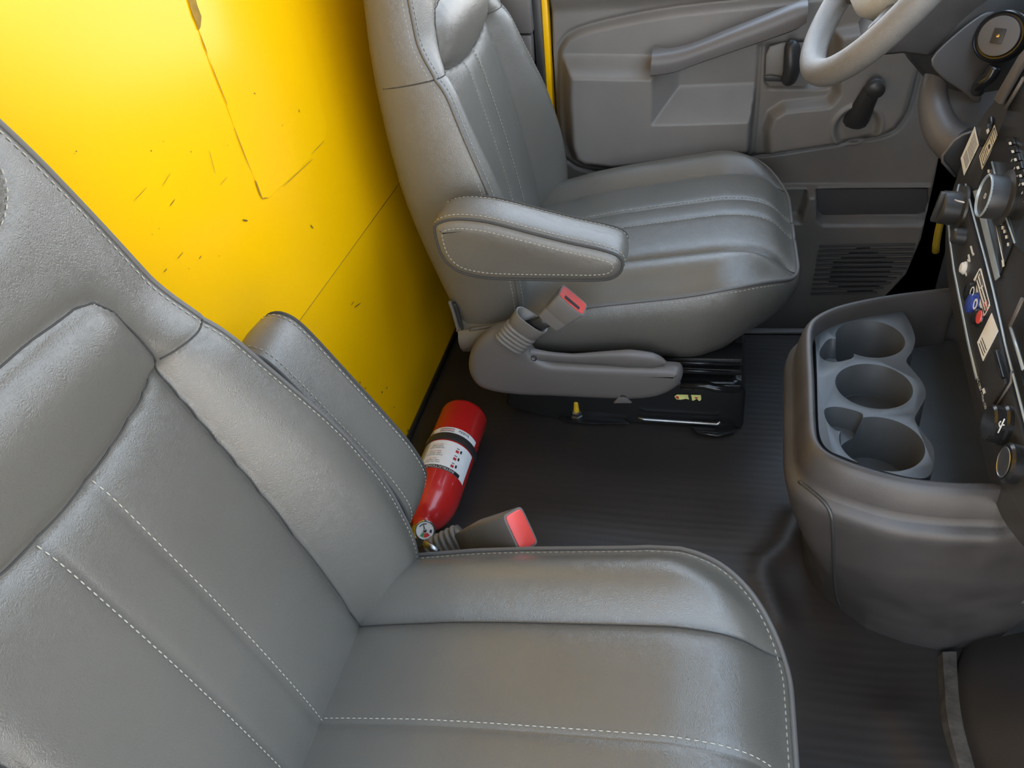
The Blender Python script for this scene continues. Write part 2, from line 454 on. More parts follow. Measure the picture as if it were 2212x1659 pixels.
# ================================================================== DRIVER DOOR
YD = 1.70
def dpx(u, v, y=YD): q = at(u, v, y=y); return (q[0], q[2])
def build_door():
    xs = np.linspace(-.345, .56, 270); zs = np.linspace(-.17, .66, 260)
    X, Z = np.meshgrid(xs, zs, indexing='ij'); Dp = np.zeros_like(X)
    P = lambda L: [dpx(*q) for q in L]
    outline = P(list(map(tuple, cat([(1212, 330), (1206, 230), (1206, 130), (1214, 95), (1245, 68), (1330, 44), (1450, 22), (1600, 5), (1760, -12), (1960, -40)], 5)))
                + [(2010, -40)] + list(map(tuple, cat([(2005, 20), (1988, 120), (1966, 215), (1945, 262), (1912, 288), (1800, 308), (1680, 327), (1500, 352), (1330, 368), (1260, 362), (1228, 345)], 5))))
    s0 = sdf(X, Z, outline)
    Dp += .014*(1-sstep(-.010, .002, s0)); Dp -= .006*np.exp(-((s0-.004)/.0035)**2)
    # armrest block with the pull pocket cut out of it
    blk = P([(1214, 118), (1222, 114), (1408, 116), (1690, 112), (1690, 320), (1500, 344), (1330, 360), (1262, 352), (1236, 336), (1222, 300), (1214, 200)])
    s1 = sdf(X, Z, blk)
    arm = 1-sstep(-.034, .002, s1); Dp += .055*arm*(1-sstep(.085, .098, X))
    # pocket floor slopes back from its front lip
    pf = P([(1411, 246), (1700, 244), (1700, 90), (1411, 90)])
    x0, z0 = dpx(1411, 245)
    pd = np.maximum(.014+.055*np.clip(1-(Z-z0)/.062, 0, 1)**1.25, .014+.055*np.clip(1-(X-x0)/.055, 0, 1)**1.25)
    sp0 = sdf(X, Z, pf); Dp = np.where(sp0 < .002, np.minimum(Dp, pd+.004*sstep(-.004, .002, sp0)), Dp)
    # raised block on the right, under the door lever
    b2 = P([(1652, 330), (1648, 270), (1660, 236), (1690, 216), (1785, 206), (1797, 190), (1800, 60), (2000, 20), (1985, 140), (1958, 235), (1935, 268), (1905, 286), (1800, 308)])
    Dp += .024*(1-sstep(-.016, .004, sdf(X, Z, b2)))
    # lever surround bowl
    bw = P([(1652, 92), (1700, 85), (1790, 84), (1795, 180), (1780, 186), (1660, 186), (1650, 170)])
    Dp -= .012*(1-sstep(-.010, .004, sdf(X, Z, bw)))
    # crank bowl
    cx, cz = dpx(1846, 262); rr = np.hypot(X-cx, Z-cz)
    Dp -= .010*(1-sstep(.034, .044, rr)); Dp += .004*np.exp(-((rr-.047)/.004)**2)
    # vertical panel seam
    sm = P([(1643, 95), (1640, 140), (1632, 240), (1624, 330)])
    Dp -= .007*np.exp(-(seg_dist(X, Z, sm)/.0035)**2)
    # lower storage bulge with map pocket slot
    low = P([(1600, 398), (2012, 398), (2008, 430), (1992, 500), (1960, 575), (1890, 650), (1830, 720), (1600, 720)])
    s3 = sdf(X, Z, low); Dp += .045*(1-sstep(-.014, .002, s3))
    slot = P([(1762, 405), (2004, 404), (2004, 440), (1998, 458), (1985, 464), (1775, 466), (1764, 455)])
    Dp -= .050*(1-sstep(-.004, .004, sdf(X, Z, slot)))
    slot2 = P([(1690, 405), (1743, 405), (1726, 462), (1690, 462)])
    Dp -= .045*(1-sstep(-.004, .003, sdf(X, Z, slot2)))
    # belt line roll at the top
    Dp += .02*sstep(.62, .66, Z)
    # outer outline cut
    out = P([(1188, -60), (1192, 100), (1208, 400), (1215, 760), (1760, 760), (1830, 720), (1898, 650), (1962, 580), (1996, 500), (2012, 430), (2040, 300), (2045, 200), (2080, -80)])
    Dp -= .06*sstep(-.004, .010, sdf(X, Z, out))
    vs = np.stack([X, YD-Dp, Z], -1).reshape(-1, 3)
    d = mesh('door_1', vs, grid_f(270, 260), M_DOOR)
    tag(d, 'grey moulded plastic inner panel of the driver door', 'door', kind='structure')
    # dark insert inside the map pocket
    y0 = YD-.001
    def poly(L, y): return [at(u, v, y=y) for u, v in L]
    prism('map_pocket', poly([(1764, 407), (2002, 406), (2001, 440), (1994, 456), (1982, 461), (1778, 463), (1766, 454)], YD+.002), (0, -.004, 0), M_DOORD, d, .001)
    # speaker grille slats
    for k in range(11):
        t = k/10; yl = 531+103*t; ul = 1769-18*t
        ur = np.interp(t, [0, .3, .55, .8, 1], [1977, 1970, 1955, 1925, 1893])
        p0 = at(ul, yl, y=YD-.047); p1 = at(ur, yl-4*(1-.3*t), y=YD-.047); 
        h = .0048
        pts = [p0+np.array([0, 0, h/2]), p1+np.array([0, 0, h/2]), p1-np.array([0, 0, h/2]), p0-np.array([0, 0, h/2])]
        prism('slat', pts, (0, -.0045, 0), M_DOORD, d, .0012, 1)
        if 0 <= k < 10:
            w0 = np.interp(t, [0, .3, .7, 1], [1850, 1800, 1790, 1850]); w1 = np.interp(t, [0, .3, .7, 1], [1880, 1930, 1915, 1870])
            a = at(w0, yl+5, y=YD-.0465); b = at(w1, yl+4, y=YD-.0465)
            prism('vent_slot', [a+np.array([0, 0, .0012]), b+np.array([0, 0, .0012]), b-np.array([0, 0, .0012]), a-np.array([0, 0, .0012])], (0, -.001, 0), M_INK, d)
    # pull handle: swept bar
    yf = YD-.085
    low_ = [(1404, 165), (1452, 158), (1500, 141), (1580, 113), (1660, 86), (1715, 66), (1742, 50)]
    top_ = [(1408, 122), (1452, 117), (1497, 105), (1580, 73), (1660, 42), (1715, 20), (1746, 12)]
    lo = cat([at(*q, y=yf) for q in low_], 5); to = cat([at(*q, y=yf) for q in top_], 5)
    rings = []; n = len(lo)
    for i in range(n):
        s = i/(n-1); dep = .030+.035*(max(0, 1-s/.16)**2+max(0, (s-.86)/.14)**2)
        a, b = lo[i], to[i]; bk = np.array([0, dep, 0]); b2_ = b+np.array([0, 0, .004])
        up = (b-a); m1 = a+.06*up; m2 = a+.92*up
        rings.append([m1+np.array([0, -.002, 0]), a+.5*up+np.array([0, -.005, 0]), m2+np.array([0, -.003, 0]), b+np.array([0, .002, .001]), b2_+.3*bk, b2_+bk*.92, b+bk-np.array([0, 0, .004]), a+bk, a+.2*bk-np.array([0, 0, .002]), a+np.array([0, .002, 0])])
    v, f = loft(rings); h = mesh('pull_handle', v, f, M_PLAST, d, recalc=True); sharp(h, 50)
    tag(h, 'long slanted grab bar')
    # lever and bezel
    bz = poly([(1662, 98), (1690, 90), (1745, 90), (1752, 110), (1752, 170), (1740, 184), (1662, 184), (1652, 172), (1654, 115)], YD-.012)
    prism('lever_bezel', bz, (0, -.010, 0), M_DOOR, d, .004)
    lv = cat([at(1718, 92, y=YD-.035), at(1712, 104, y=YD-.042), at(1711, 130, y=YD-.046), at(1710, 150, y=YD-.045), at(1705, 168, y=YD-.040), at(1698, 176, y=YD-.034)], 5)
    rr_ = np.interp(np.linspace(0, 1, len(lv)), [0, .1, .5, .85, 1], [.009, .018, .020, .019, .010])
    tube('door_lever', lv, rr_, M_BLACK, d, 14, sq=.8)
    prism('lock_slot', poly([(1651, 163), (1668, 162), (1700, 168), (1700, 176), (1652, 174)], YD-.03), (0, -.004, 0), M_BLACK, d, .001)
    # window crank
    c0 = at(1846, 262, y=YD-.022); c1 = at(1888, 180, y=YD-.045)
    lathe('crank_escutcheon', c0+np.array([0, .008, 0]), (0, -1, 0), [(.040, 0), (.040, .006), (.034, .009), (.030, .004), (.02, .004)], M_DOOR, d, 36)
    dr = c1-c0; up = np.array([dr[2], 0, -dr[0]]); up /= np.linalg.norm(up)
    rings = []
    for s, wd_, th in [(-.16, .004, .004), (-.13, .016, .010), (-.04, .024, .014), (.1, .0255, .016), (.5, .021, .014), (.85, .018, .012), (1.0, .015, .010), (1.10, .004, .004)]:
        c = c0+dr*s+np.array([0, -.006, 0])
        rings.append([c+up*wd_*math.cos(a)+np.array([0, th*math.sin(a), 0]) for a in np.linspace(0, 2*math.pi, 16, endpoint=False)])
    v, f = loft(rings); ck = mesh('window_crank', v, f, M_CRANK, d, recalc=True)
    lathe('knob', c1+np.array([0, -.006, 0]), (0, -1, -.12), [(.013, 0), (.0175, .004), (.0175, .014), (.0165, .016), (.0175, .018), (.0165, .027), (.012, .030), (0, .031)], M_CRANK, ck, 28)
    return d
build_door()
# dark pillar seal and yellow door jamb, pillar trim
def vstrip(name, pts, wx, wy, m, label, bev=.003):
    a, b = np.array(pts[0]), np.array(pts[1])
    poly = [a+np.array([-wx/2, 0, 0]), a+np.array([wx/2, 0, 0]), b+np.array([wx/2, 0, 0]), b+np.array([-wx/2, 0, 0])]
    o = prism(name, poly, (0, wy, 0), m, None, bev); tag(o, label, 'trim', kind='structure')
    return o
ys_ = 1.685
vstrip('trim_1', [at(1192, 300, y=ys_), at(1172, -40, y=ys_)], .013, .03, M_YELL, 'thin yellow door jamb strip beside the driver seat', .002)
vstrip('trim_2', [at(1178, 300, y=ys_-.012), at(1155, -40, y=ys_-.012)], .018, .04, M_BLACK, 'black rubber door seal beside the driver seat', .004)
pl = [at(1060, 400, y=ys_-.03), at(1162, 400, y=ys_-.03), at(1148, 76, y=ys_-.03), at(1060, 76, y=ys_-.03)]
o = prism('trim_6', pl, (0, .05, 0), M_PLAST, None, .006); tag(o, 'lower grey pillar trim panel behind the driver seat', 'trim', kind='structure')
pl = [at(1050, 74, y=ys_-.034), at(1150, 74, y=ys_-.034), at(1138, -60, y=ys_-.034), at(1050, -60, y=ys_-.034)]
o = prism('trim_7', pl, (0, .05, 0), M_PLAST, None, .006); tag(o, 'upper grey pillar trim panel behind the driver seat', 'trim', kind='structure')
# sill plate
o = prism('trim_8', [at(1560, 713, z=.002), at(1790, 714, z=.002), at(1790, 722, z=.002), at(1560, 721, z=.002)], (0, 0, .006), M_PLAST, None, .002)
tag(o, 'thin grey sill edging at the driver step', 'trim', kind='structure')
slab('wall_left', [(-.60, 1.76, -.2), (.75, 1.76, -.2), (.75, 1.76, .655), (-.60, 1.76, .655)], (0, .03, 0), M_DOORD, 'outer steel skin behind the driver door panel', 'wall')
slab('wall_left_rear', [(-.60, 1.72, -.2), (-.37, 1.72, -.2), (-.37, 1.72, 1.455), (-.60, 1.72, 1.455)], (0, .03, 0), M_PLAST, 'body pillar beside the driver seat back', 'wall')
slab('door_sill', [(-.5, 1.48, -.17), (.6, 1.48, -.17), (.6, 1.76, -.17), (-.5, 1.76, -.17)], (0, 0, .01), M_BLACK, 'dark step well floor below the driver door', 'floor')

# ================================================================== SEATS
# cushion profile (local x, height), back profile (height, insert x, bolster x, rear x, half width)
CX = [-.43, -.36, -.31, -.224, -.157, -.05, .04, .09, .125, .15, .165]
CZ = [.262, .278, .293, .316, .329, .345, .358, .356, .345, .327, .312]
HW = .266
_gx = np.arange(-.50, .30, .001); _k = np.exp(-(np.arange(-40, 41)/16.0)**2); _k /= _k.sum()
_gz = np.convolve(np.pad(np.interp(_gx, CX, CZ), 40, mode='edge'), _k, 'valid')
BP = np.array([[.20, -.335, -.315, -.420, .235], [.25, -.336, -.297, -.428, .252], [.30, -.338, -.288, -.436, .262], [.40, -.352, -.294, -.462, .263], [.50, -.370, -.318, -.486, .254],
               [.60, -.393, -.357, -.500, .236], [.70, -.417, -.392, -.508, .215], [.80, -.428, -.406, -.506, .194], [.88, -.434, -.414, -.503, .172], [.95, -.443, -.425, -.500, .145], [1.0, -.46, -.448, -.495, .11], [1.015, -.475, -.47, -.488, .085]])
SEAM_T = .157
HEAD_LOW = [(-.157, .672), (-.12, .660), (-.06, .650), (0, .647), (.06, .650), (.12, .660), (.157, .672)]
HEAD_UP = [(.157, .672), (.152, .70), (.144, .735), (.132, .752), (.11, .760), (.05, .765), (-.05, .765), (-.11, .760), (-.132, .752), (-.144, .735), (-.152, .70), (-.157, .672)]
ST_T = .030

class Seat:
    def __init__(s, yc, sg, ox, oz, xf, recl):
        s.yc, s.sg, s.ox, s.oz, s.xf, s.recl = yc, sg, ox, oz, xf, recl
    def w(s, x, t, z, back=False):
        if back and s.recl:
            a = R_(s.recl); jx, jz = -.36, .27
            dx, dz = x-jx, z-jz
            x, z = jx+dx*math.cos(a)-dz*math.sin(a), jz+dx*math.sin(a)+dz*math.cos(a)
        return np.stack(np.broadcast_arrays(x+s.ox, s.yc+s.sg*np.asarray(t), z+s.oz), -1)
    # ---- cushion
    RX, RT = .150, .145
    def xfront(s, t):
        q = np.clip((np.abs(t)-(HW-s.RT))/s.RT, 0, 1)
        return s.xf-s.RX+s.RX*np.sqrt(np.maximum(1-q*q, 0))
    def edge(s, x, t):
        u = np.clip((x-(s.xf-s.RX))/s.RX, 0, 2); v = np.clip((np.abs(t)-(HW-s.RT))/s.RT, 0, 2)
        return np.maximum(np.minimum((1-np.hypot(u, v))*.147, HW-np.abs(t)), 0)
    def ztop(s, x, t):
        at_ = np.abs(t); e_ = s.edge(x, t)
        zc = np.interp(np.where(x > -.16, -.16+(x+.16)*(.165+.16)/(s.xf+.16), x), _gx, _gz)
        d1 = np.abs(at_-SEAM_T); d2 = np.abs(at_-ST_T)
        z = zc-.014*np.exp(-d1/.012)*sstep(-.005, .03, e_)-.0045*np.exp(-d2/.007)
        z = z+.016*sstep(0, .045, at_-SEAM_T)*sstep(.0, .06, e_)
        z = z-.022*(1-sstep(0, .06, e_))**2*(1-.5*sstep(-.05, .12, x))
        return z
    def cush(s, x, t): return s.w(x, t, s.ztop(x, t))

def build_seat(S, who, labels):
    root = thing('bucket_seat', (S.ox-.1, S.yc, 0), labels['seat'], 'seat', 'front bucket seats')
    # ------------------------------------------------ cushion
    tt = np.unique(np.r_[np.linspace(-HW, HW, 121), SEAM_T, -SEAM_T, SEAM_T+.004, SEAM_T-.004, -SEAM_T+.004, -SEAM_T-.004, ST_T, -ST_T])
    uu = np.linspace(0, 1, 110)**.93
    rows = []
    for t in tt:
        xf = float(S.xfront(t)); x = -.425+(xf+.425)*uu
        rows.append(S.cush(x, np.full_like(x, t)))
    V = np.array(rows); nr, nc = V.shape[:2]
    cu = mesh('seat_cushion', V.reshape(-1, 3), grid_f(nr, nc), M_LEATHER, root)
    bvc = bvh_of(cu)
    # boxing below the welt
    edge_t = np.r_[np.full(60, -HW), tt[1:-1], np.full(60, HW)]
    edge_x = np.r_[np.linspace(-.42, float(S.xfront(HW)), 60), S.xfront(tt[1:-1]), np.linspace(float(S.xfront(HW)), -.42, 60)]
    edge_z = S.ztop(edge_x, edge_t)
    E_ = np.stack([edge_x, edge_t, edge_z], 1)
    nrm = np.gradient(E_, axis=0); out = np.stack([nrm[:, 1], -nrm[:, 0]], 1); ol = np.linalg.norm(out, axis=1)[:, None]; out = out/(ol+1e-9)
    if out[len(out)//2, 0] < 0: out = -out
    k = np.ones(9)/9; out = np.stack([np.convolve(np.pad(out[:, i], 4, mode='edge'), k, 'valid') for i in (0, 1)], 1)
    rings = []; frontness = np.clip(sstep(-.02, .14, edge_x), 0, 1)
    for fr, off in [(0, 0.0), (.06, .005), (.25, .010), (.5, .006), (.75, -.006), (.92, -.022), (1, -.045)]:
        zb = .175+.02*frontness
        z = edge_z+(zb-edge_z)*fr
        o2 = off+(-.035*frontness*fr**1.5)
        rings.append(S.w(edge_x+out[:, 0]*o2, edge_t+out[:, 1]*o2, z))
    Bv = np.array(rings).transpose(1, 0, 2)
    mesh('cushion_side', Bv.reshape(-1, 3), grid_f(Bv.shape[0], Bv.shape[1]), M_LEATHER, root)
    wel = S.w(edge_x+out[:, 0]*.001, edge_t+out[:, 1]*.001, edge_z)
    tube('welt', wel[3:-3], .0032, M_WELT, cu, 6)
    lines = []
    for t in (ST_T, -ST_T):
        x = np.linspace(-.40, float(S.xfront(t))-.002, 90); p = drape(bvc, S.cush(x, np.full_like(x, t*1.18)), (0, 0, 1), .0006); lines.append(p)
    lw = S.w(edge_x+out[:, 0]*.0035, edge_t+out[:, 1]*.0035, edge_z-.007)
    lines.append(lw[4:-4])
    if who == 'P':
        li = S.w(edge_x-out[:, 0]*.006, edge_t-out[:, 1]*.006, S.ztop(edge_x-out[:, 0]*.006, edge_t-out[:, 1]*.006)+.0008)
        lines.append(li[4:-4])
    v, f = stitches(lines); st = mesh('stitching', v, f, M_THREAD, cu, False); tag(st, kind='stuff')
    seams = []
    for t in (SEAM_T, -SEAM_T):
        x = np.linspace(-.40, float(S.xfront(t))-.001, 60); p = drape(bvc, S.cush(x, np.full_like(x, t)), (0, 0, 1), .0004)
        tube('seam', p, .0011, M_SEAM, cu, 5)
    # ------------------------------------------------ back
    zz = np.unique(np.r_[np.linspace(.20, 1.0, 150), 1.003, 1.008, 1.012, 1.015])
    def prof(z): return [np.interp(z, BP[:, 0], BP[:, k]) for k in range(1, 5)]
    def smooth_prof(z):
        a = np.array([prof(z+dz) for dz in (-.03, -.015, 0, .015, .03)]); return a.mean(0)
    circ = [(.066+.075*math.cos(a), .885+.052*math.sin(a)) for a in np.linspace(0, 2*math.pi, 30)]
    def front_x(z, t):
        xi, xb, xr, hw = smooth_prof(z)
        at_ = np.abs(t); sc = hw/.266; ts = np.minimum(SEAM_T, hw*.7)
        b = np.clip((at_-ts)/(hw-ts+1e-6), 0, 1)
        x = xi+.0*t
        rise = xb-xi
        bol = rise*np.sin(math.pi*.5*np.minimum(b/.8, 1))**1.1-(xb-xr)*.07*np.clip((b-.6)/.4, 0, 1)**2
        x = np.where(at_ > ts, xi+bol, x)
        up = sstep(.640, .735, z)
        # head zone blends to one soft pillow
        pil = xb-.002-(xb-xr)*.22*(at_/hw)**3.2
        x = x*(1-up)+pil*up
        # seams: grooves with puffed panels
        d = np.abs(at_-ts)+(z > .672)*10
        x = x-.012*np.exp(-d/.011)*(1-sstep(.66, .685, z))
        dh = np.minimum(seg_dist(t, z, HEAD_LOW), seg_dist(t, z, HEAD_UP))
        ins = inside(t, z, HEAD_LOW+HEAD_UP[1:-1])
        x = x+np.where(ins, .007*(1-np.exp(-dh/.020)), 0)-.007*np.exp(-dh/.009)
        ds = np.abs(at_-ST_T)+np.clip(z-.648, 0, 1)*3
        x = x-.0035*np.exp(-ds/.006)
        dH = np.abs(z-(.672+.02*(at_-ts)))+np.clip(ts-at_, 0, 1)*4
        x = x-.003*np.exp(-dH/.004)
        dc = seg_dist(t, z, circ, True); x = x-.0035*np.exp(-dc/.005)
        return x, hw, xr
    cols = np.linspace(-1, 1, 127)
    Vb = []
    for z in zz:
        hw = smooth_prof(z)[3]
        t = cols*hw; x, hw, xr = front_x(np.full_like(t, z), t)
        hw = float(np.asarray(hw).flat[0]); xr = float(np.asarray(xr).flat[0])
        ring = [S.w(x, t, np.full_like(t, z), True)]
        xe = x[-1]
        sx_ = np.array([.06, .2, .4, .6, .8, .93]); bul = np.array([.003, .006, .008, .007, .003, -.008])
        ring.append(S.w(xe+(xr-xe)*sx_, hw+bul, np.full(6, z), True))
        tb_ = np.linspace(hw-.02, -hw+.02, 14); ring.append(S.w(np.full(14, xr), tb_, np.full(14, z), True))
        ring.append(S.w(xe+(xr-xe)*sx_[::-1], -hw-bul[::-1], np.full(6, z), True))
        Vb.append(np.concatenate(ring))
    n = len(Vb[0]); vs = np.concatenate(Vb); fs = grid_f(len(Vb), n, True)
    fs.append(tuple(range(n))); fs.append(tuple((len(Vb)-1)*n+i for i in range(n)))
    bk = mesh('backrest', vs, fs, M_LEATHER, root, recalc=True)
    # welts, seams, stitches on the back
    zs = np.linspace(.235, .97, 130); parts = []; lines = []
    for sgn in (1, -1):
        p = []; l1 = []; l2 = []
        for z in zs:
            hw = float(smooth_prof(z)[3])
            x, _, xr = front_x(np.array([z]), np.array([sgn*hw])); x = float(x[0]); xr = float(np.asarray(xr).flat[0])
            p.append(S.w(x+.0005, sgn*(hw+.0005), z, True)); l1.append(S.w(x-.009, sgn*(hw+.0042), z, True))
            t2 = hw-.0075; x2 = float(front_x(np.array([z]), np.array([sgn*t2]))[0][0]); l2.append(S.w(x2+.0008, sgn*t2, z, True))
        tube('welt', p, .0026, M_WELT, bk, 6); lines += [np.array(l1), np.array(l2)]
    bvb = bvh_of(bk)
    def onback(path, off=.0006):
        P = resample(path, .004); x = front_x(P[:, 1], P[:, 0])[0]
        return drape(bvb, S.w(x+off, P[:, 0], P[:, 1], True), (math.cos(R_(S.recl)), 0, math.sin(R_(S.recl))), off)
    for sgn in (1, -1): lines.append(onback([(sgn*ST_T*1.12, .25), (sgn*ST_T*1.12, .647)], .0009))
    lines.append(onback(circ, .0009))
    # seam across the bolster and the side panel
    sd = []
    for sgn in (1, -1):
        hw = float(smooth_prof(.675)[3])
        seamp = onback([(sgn*.160, .672), (sgn*(hw-.002), .675)], .0006)
        x0 = float(front_x(np.array([.675]), np.array([sgn*hw]))[0][0]); xr = float(smooth_prof(.675)[2])
        side = [S.w(x0+(xr-x0)*q, sgn*(hw+bb+.0008), .675-.012*q, True) for q, bb in [(0, 0), (.06, .003), (.2, .006), (.4, .008), (.6, .007), (.8, .003)]]
        tube('seam', seamp, .0009, M_SEAM, bk, 5); tube('seam', side, .0011, M_SEAM, bk, 5)
        lines.append(np.array(side))
    for path in ([(SEAM_T, .25), (SEAM_T, .672)], [(-SEAM_T, .25), (-SEAM_T, .672)], HEAD_LOW, HEAD_UP):
        tube('seam', onback(path, .0004), .0009, M_SEAM, bk, 5)
    v, f = stitches(lines); st = mesh('stitching', v, f, M_THREAD, bk, False); tag(st, kind='stuff')
    return root, bk, cu

SD = Seat(1.355, -1, 0, 0, .165, 0)
SP = Seat(.315, 1, -.03, -.022, .138, 5)
drv, drv_back, drv_cush = build_seat(SD, 'D', dict(seat='grey leather driver bucket seat with lowered armrest beside the door'))
pas, pas_back, pas_cush = build_seat(SP, 'P', dict(seat='grey leather passenger bucket seat with raised armrest in the foreground'))

# ------------------------------------------------ armrests
def armrest_mesh(poly2, y0, y1, root, xf):
    """poly2: side outline (x,z), extruded between lateral y0 (inboard face) and y1; xf maps (x,y,z) points to world"""
    P = resample(np.vstack([cat(poly2, 10, True), cat(poly2, 10, True)[:1]]), .006)[:-1]
    c = P.mean(0)
    rings = []
    prof = [(-.02, -.018), (0, -.010), (.03, -.005), (.10, -.001), (.25, .002), (.5, .003), (.75, .002), (.90, -.001), (.97, -.005), (1, -.010), (1.02, -.018)]
    T = np.roll(P, -1, 0)-np.roll(P, 1, 0); N = np.stack([T[:, 1], -T[:, 0]], 1); N /= np.linalg.norm(N, axis=1)[:, None]
    if ((P-c)*N).sum() < 0: N = -N
    for fr, off in prof:
        Q = P+N*off; y = y0+(y1-y0)*fr
        rings.append([xf((q[0], y, q[1])) for q in Q])
    return P, N, rings
arm_px = [(934, 500), (945, 482), (985, 474), (1050, 480), (1130, 500), (1220, 523), (1300, 541), (1338, 556), (1347, 578), (1335, 600), (1300, 611), (1200, 611), (1100, 609), (1040, 605), (985, 590), (950, 555)]
YA = .975
arm_poly = [(at(u, v, y=YA)[0], at(u, v, y=YA)[2]) for u, v in arm_px]
def build_arm(root, xf, y0, y1, inner_seam=True):
    P, N, rings = armrest_mesh(arm_poly, y0, y1, root, xf)
    v, f = loft(rings); a = mesh('armrest', v, f, M_LEATHER, root, recalc=True)
    wl = []; st = []
    for fr, s_ in ((.06, 1), (.94, -1)):
        y = y0+(y1-y0)*fr
        Q = P+N*-.002; tube('welt', [xf((q[0], y, q[1])) for q in Q], .0022, M_SEAM, a, 6, True)
        for yy, off in ((y0+(y1-y0)*(fr-.073*s_), -.0145), (y0+(y1-y0)*(fr+.10*s_), .0012)):
            st.append(np.array([xf((q[0], yy, q[1])) for q in np.vstack([P+N*off, (P+N*off)[:1]])]))
    v, f = stitches(st, .0042, .0026); s2 = mesh('stitching', v, f, M_THREAD, a, False); tag(s2, kind='stuff')
    return a
build_arm(drv, lambda p: np.array(p), YA, YA+.085)
# raised copy on the passenger seat: rotate about the pivot end
pivx, pivz = -.35, .455
def up_arm(p):
    x, y, z = p; dx, dz = x-pivx, z-pivz
    a = R_(118); dx *= 1.12
    X = dx*math.cos(a)-dz*math.sin(a); Z = dx*math.sin(a)+dz*math.cos(a)
    return np.array([X-.362, SP.yc+.268+(YA+.085-y)*1.05, Z+.322])
build_arm(pas, up_arm, YA, YA+.085)

# ------------------------------------------------ driver seat hardware
def side_cover(root, flip=None):
    px = [(1085, 716), (1060, 722), (1035, 738), (1016, 765), (1010, 790), (1014, 815), (1030, 838), (1060, 850), (1110, 858), (1200, 862), (1340, 868), (1410, 864), (1455, 846), (1472, 825), (1470, 808), (1450, 801), (1330, 797), (1235, 793), (1185, 789), (1158, 778), (1143, 762), (1135, 748), (1120, 742), (1105, 728)]
    y0 = 1.035
    P = np.array([(at(u, v, y=y0)[0], at(u, v, y=y0)[2]) for u, v in px]); P = resample(np.vstack([cat(P, 6, True), P[:1]]), .008)[:-1]
    T = np.roll(P, -1, 0)-np.roll(P, 1, 0); N = np.stack([T[:, 1], -T[:, 0]], 1); N /= np.linalg.norm(N, axis=1)[:, None]
    if ((P-P.mean(0))*N).sum() < 0: N = -N
    rings = []
    for dy, off in [(0, -.016), (.001, -.010), (.004, -.004), (.009, 0), (.016, .001), (.024, .001)]:
        Q = P+N*off; rings.append([(q[0], y0+dy, q[1]) for q in Q])
    v, f = loft(rings); c = mesh('side_cover', v, f, M_PLAST, root, recalc=True); sharp(c, 60)
    tag(c, 'smooth grey plastic hip cover')
    b = at(1346, 857, y=y0+.002)
    lathe('screw', b, (0, -1, -.3), [(.006, 0), (.006, .002), (.004, .003), (.003, .001), (0, .001)], M_BLACK, c, 14)
    nb = [at(u, v, y=y0+.004) for u, v in [(1325, 867), (1337, 853), (1350, 853), (1366, 867)]]
    prism('screw_boss', nb, (0, -.006, 0), M_PLAST, c, .002)
    # lever
    L = cat([(1143, 768), (1150, 767), (1175, 769), (1210, 772), (1250, 774), (1300, 773), (1345, 774), (1385, 776), (1420, 780), (1440, 783)], 5)
    rad = np.interp(np.linspace(0, 1, len(L)), [0, .04, .12, .25, .4, .55, .7, .85, .95, 1], [9, 18, 17, 12.5, 11.5, 16, 22.5, 19, 9, 1.5])
    y1 = 1.046; rings = []
    for (u, v), r_ in zip(L, rad):
        c_ = at(u, v, y=y1); s_ = r_/1665*1.37
        rings.append([c_+np.array([.15*s_*math.cos(a), .5*max(s_, .007)*math.sin(a), s_*math.cos(a)]) for a in np.linspace(0, 2*math.pi, 18, endpoint=False)])
    v, f = loft(rings); lv = mesh('recline_lever', v, f, M_PLAST, root, recalc=True)
    lathe('pivot_hole', at(1153, 774, y=y1-.0075), (0, -1, 0), [(.0055, -.004), (.0055, .001), (.004, .0015), (.0036, -.002), (0, -.002)], M_BLACK, lv, 16)
side_cover(drv)
# zip edge of the cover at the rear of the cushion
zp = cat([at(972, 650, y=1.10), at(978, 665, y=1.10), at(985, 690, y=1.10), at(994, 720, y=1.10), at(1003, 745, y=1.10)], 6)
tube('zip_flap', zp, .007, M_BUCK, drv, 8, sq=.5)
zp2 = [q+np.array([.010, -.006, 0]) for q in zp]
tube('zip_tape', zp2, .0045, M_BLACK, drv, 6, sq=.6)

bvs = bvh_of(drv_cush)
ps = [hit(bvs, u, v) for u, v in ((1215, 395), (1232, 380), (1252, 378), (1259, 382), (1256, 389), (1236, 392), (1218, 401))]
if all(p is not None for p in ps): tube('belt_slot', cat(ps, 4), .0022, M_WELT, drv, 6)
ps = [hit(bvs, u, v) for u, v in ((1234, 381), (1252, 380), (1252, 386))]
if all(p is not None for p in ps): prism('slot_opening', [p+np.array([0, 0, .0004]) for p in ps], (0, 0, .0008), M_SEAM, drv)

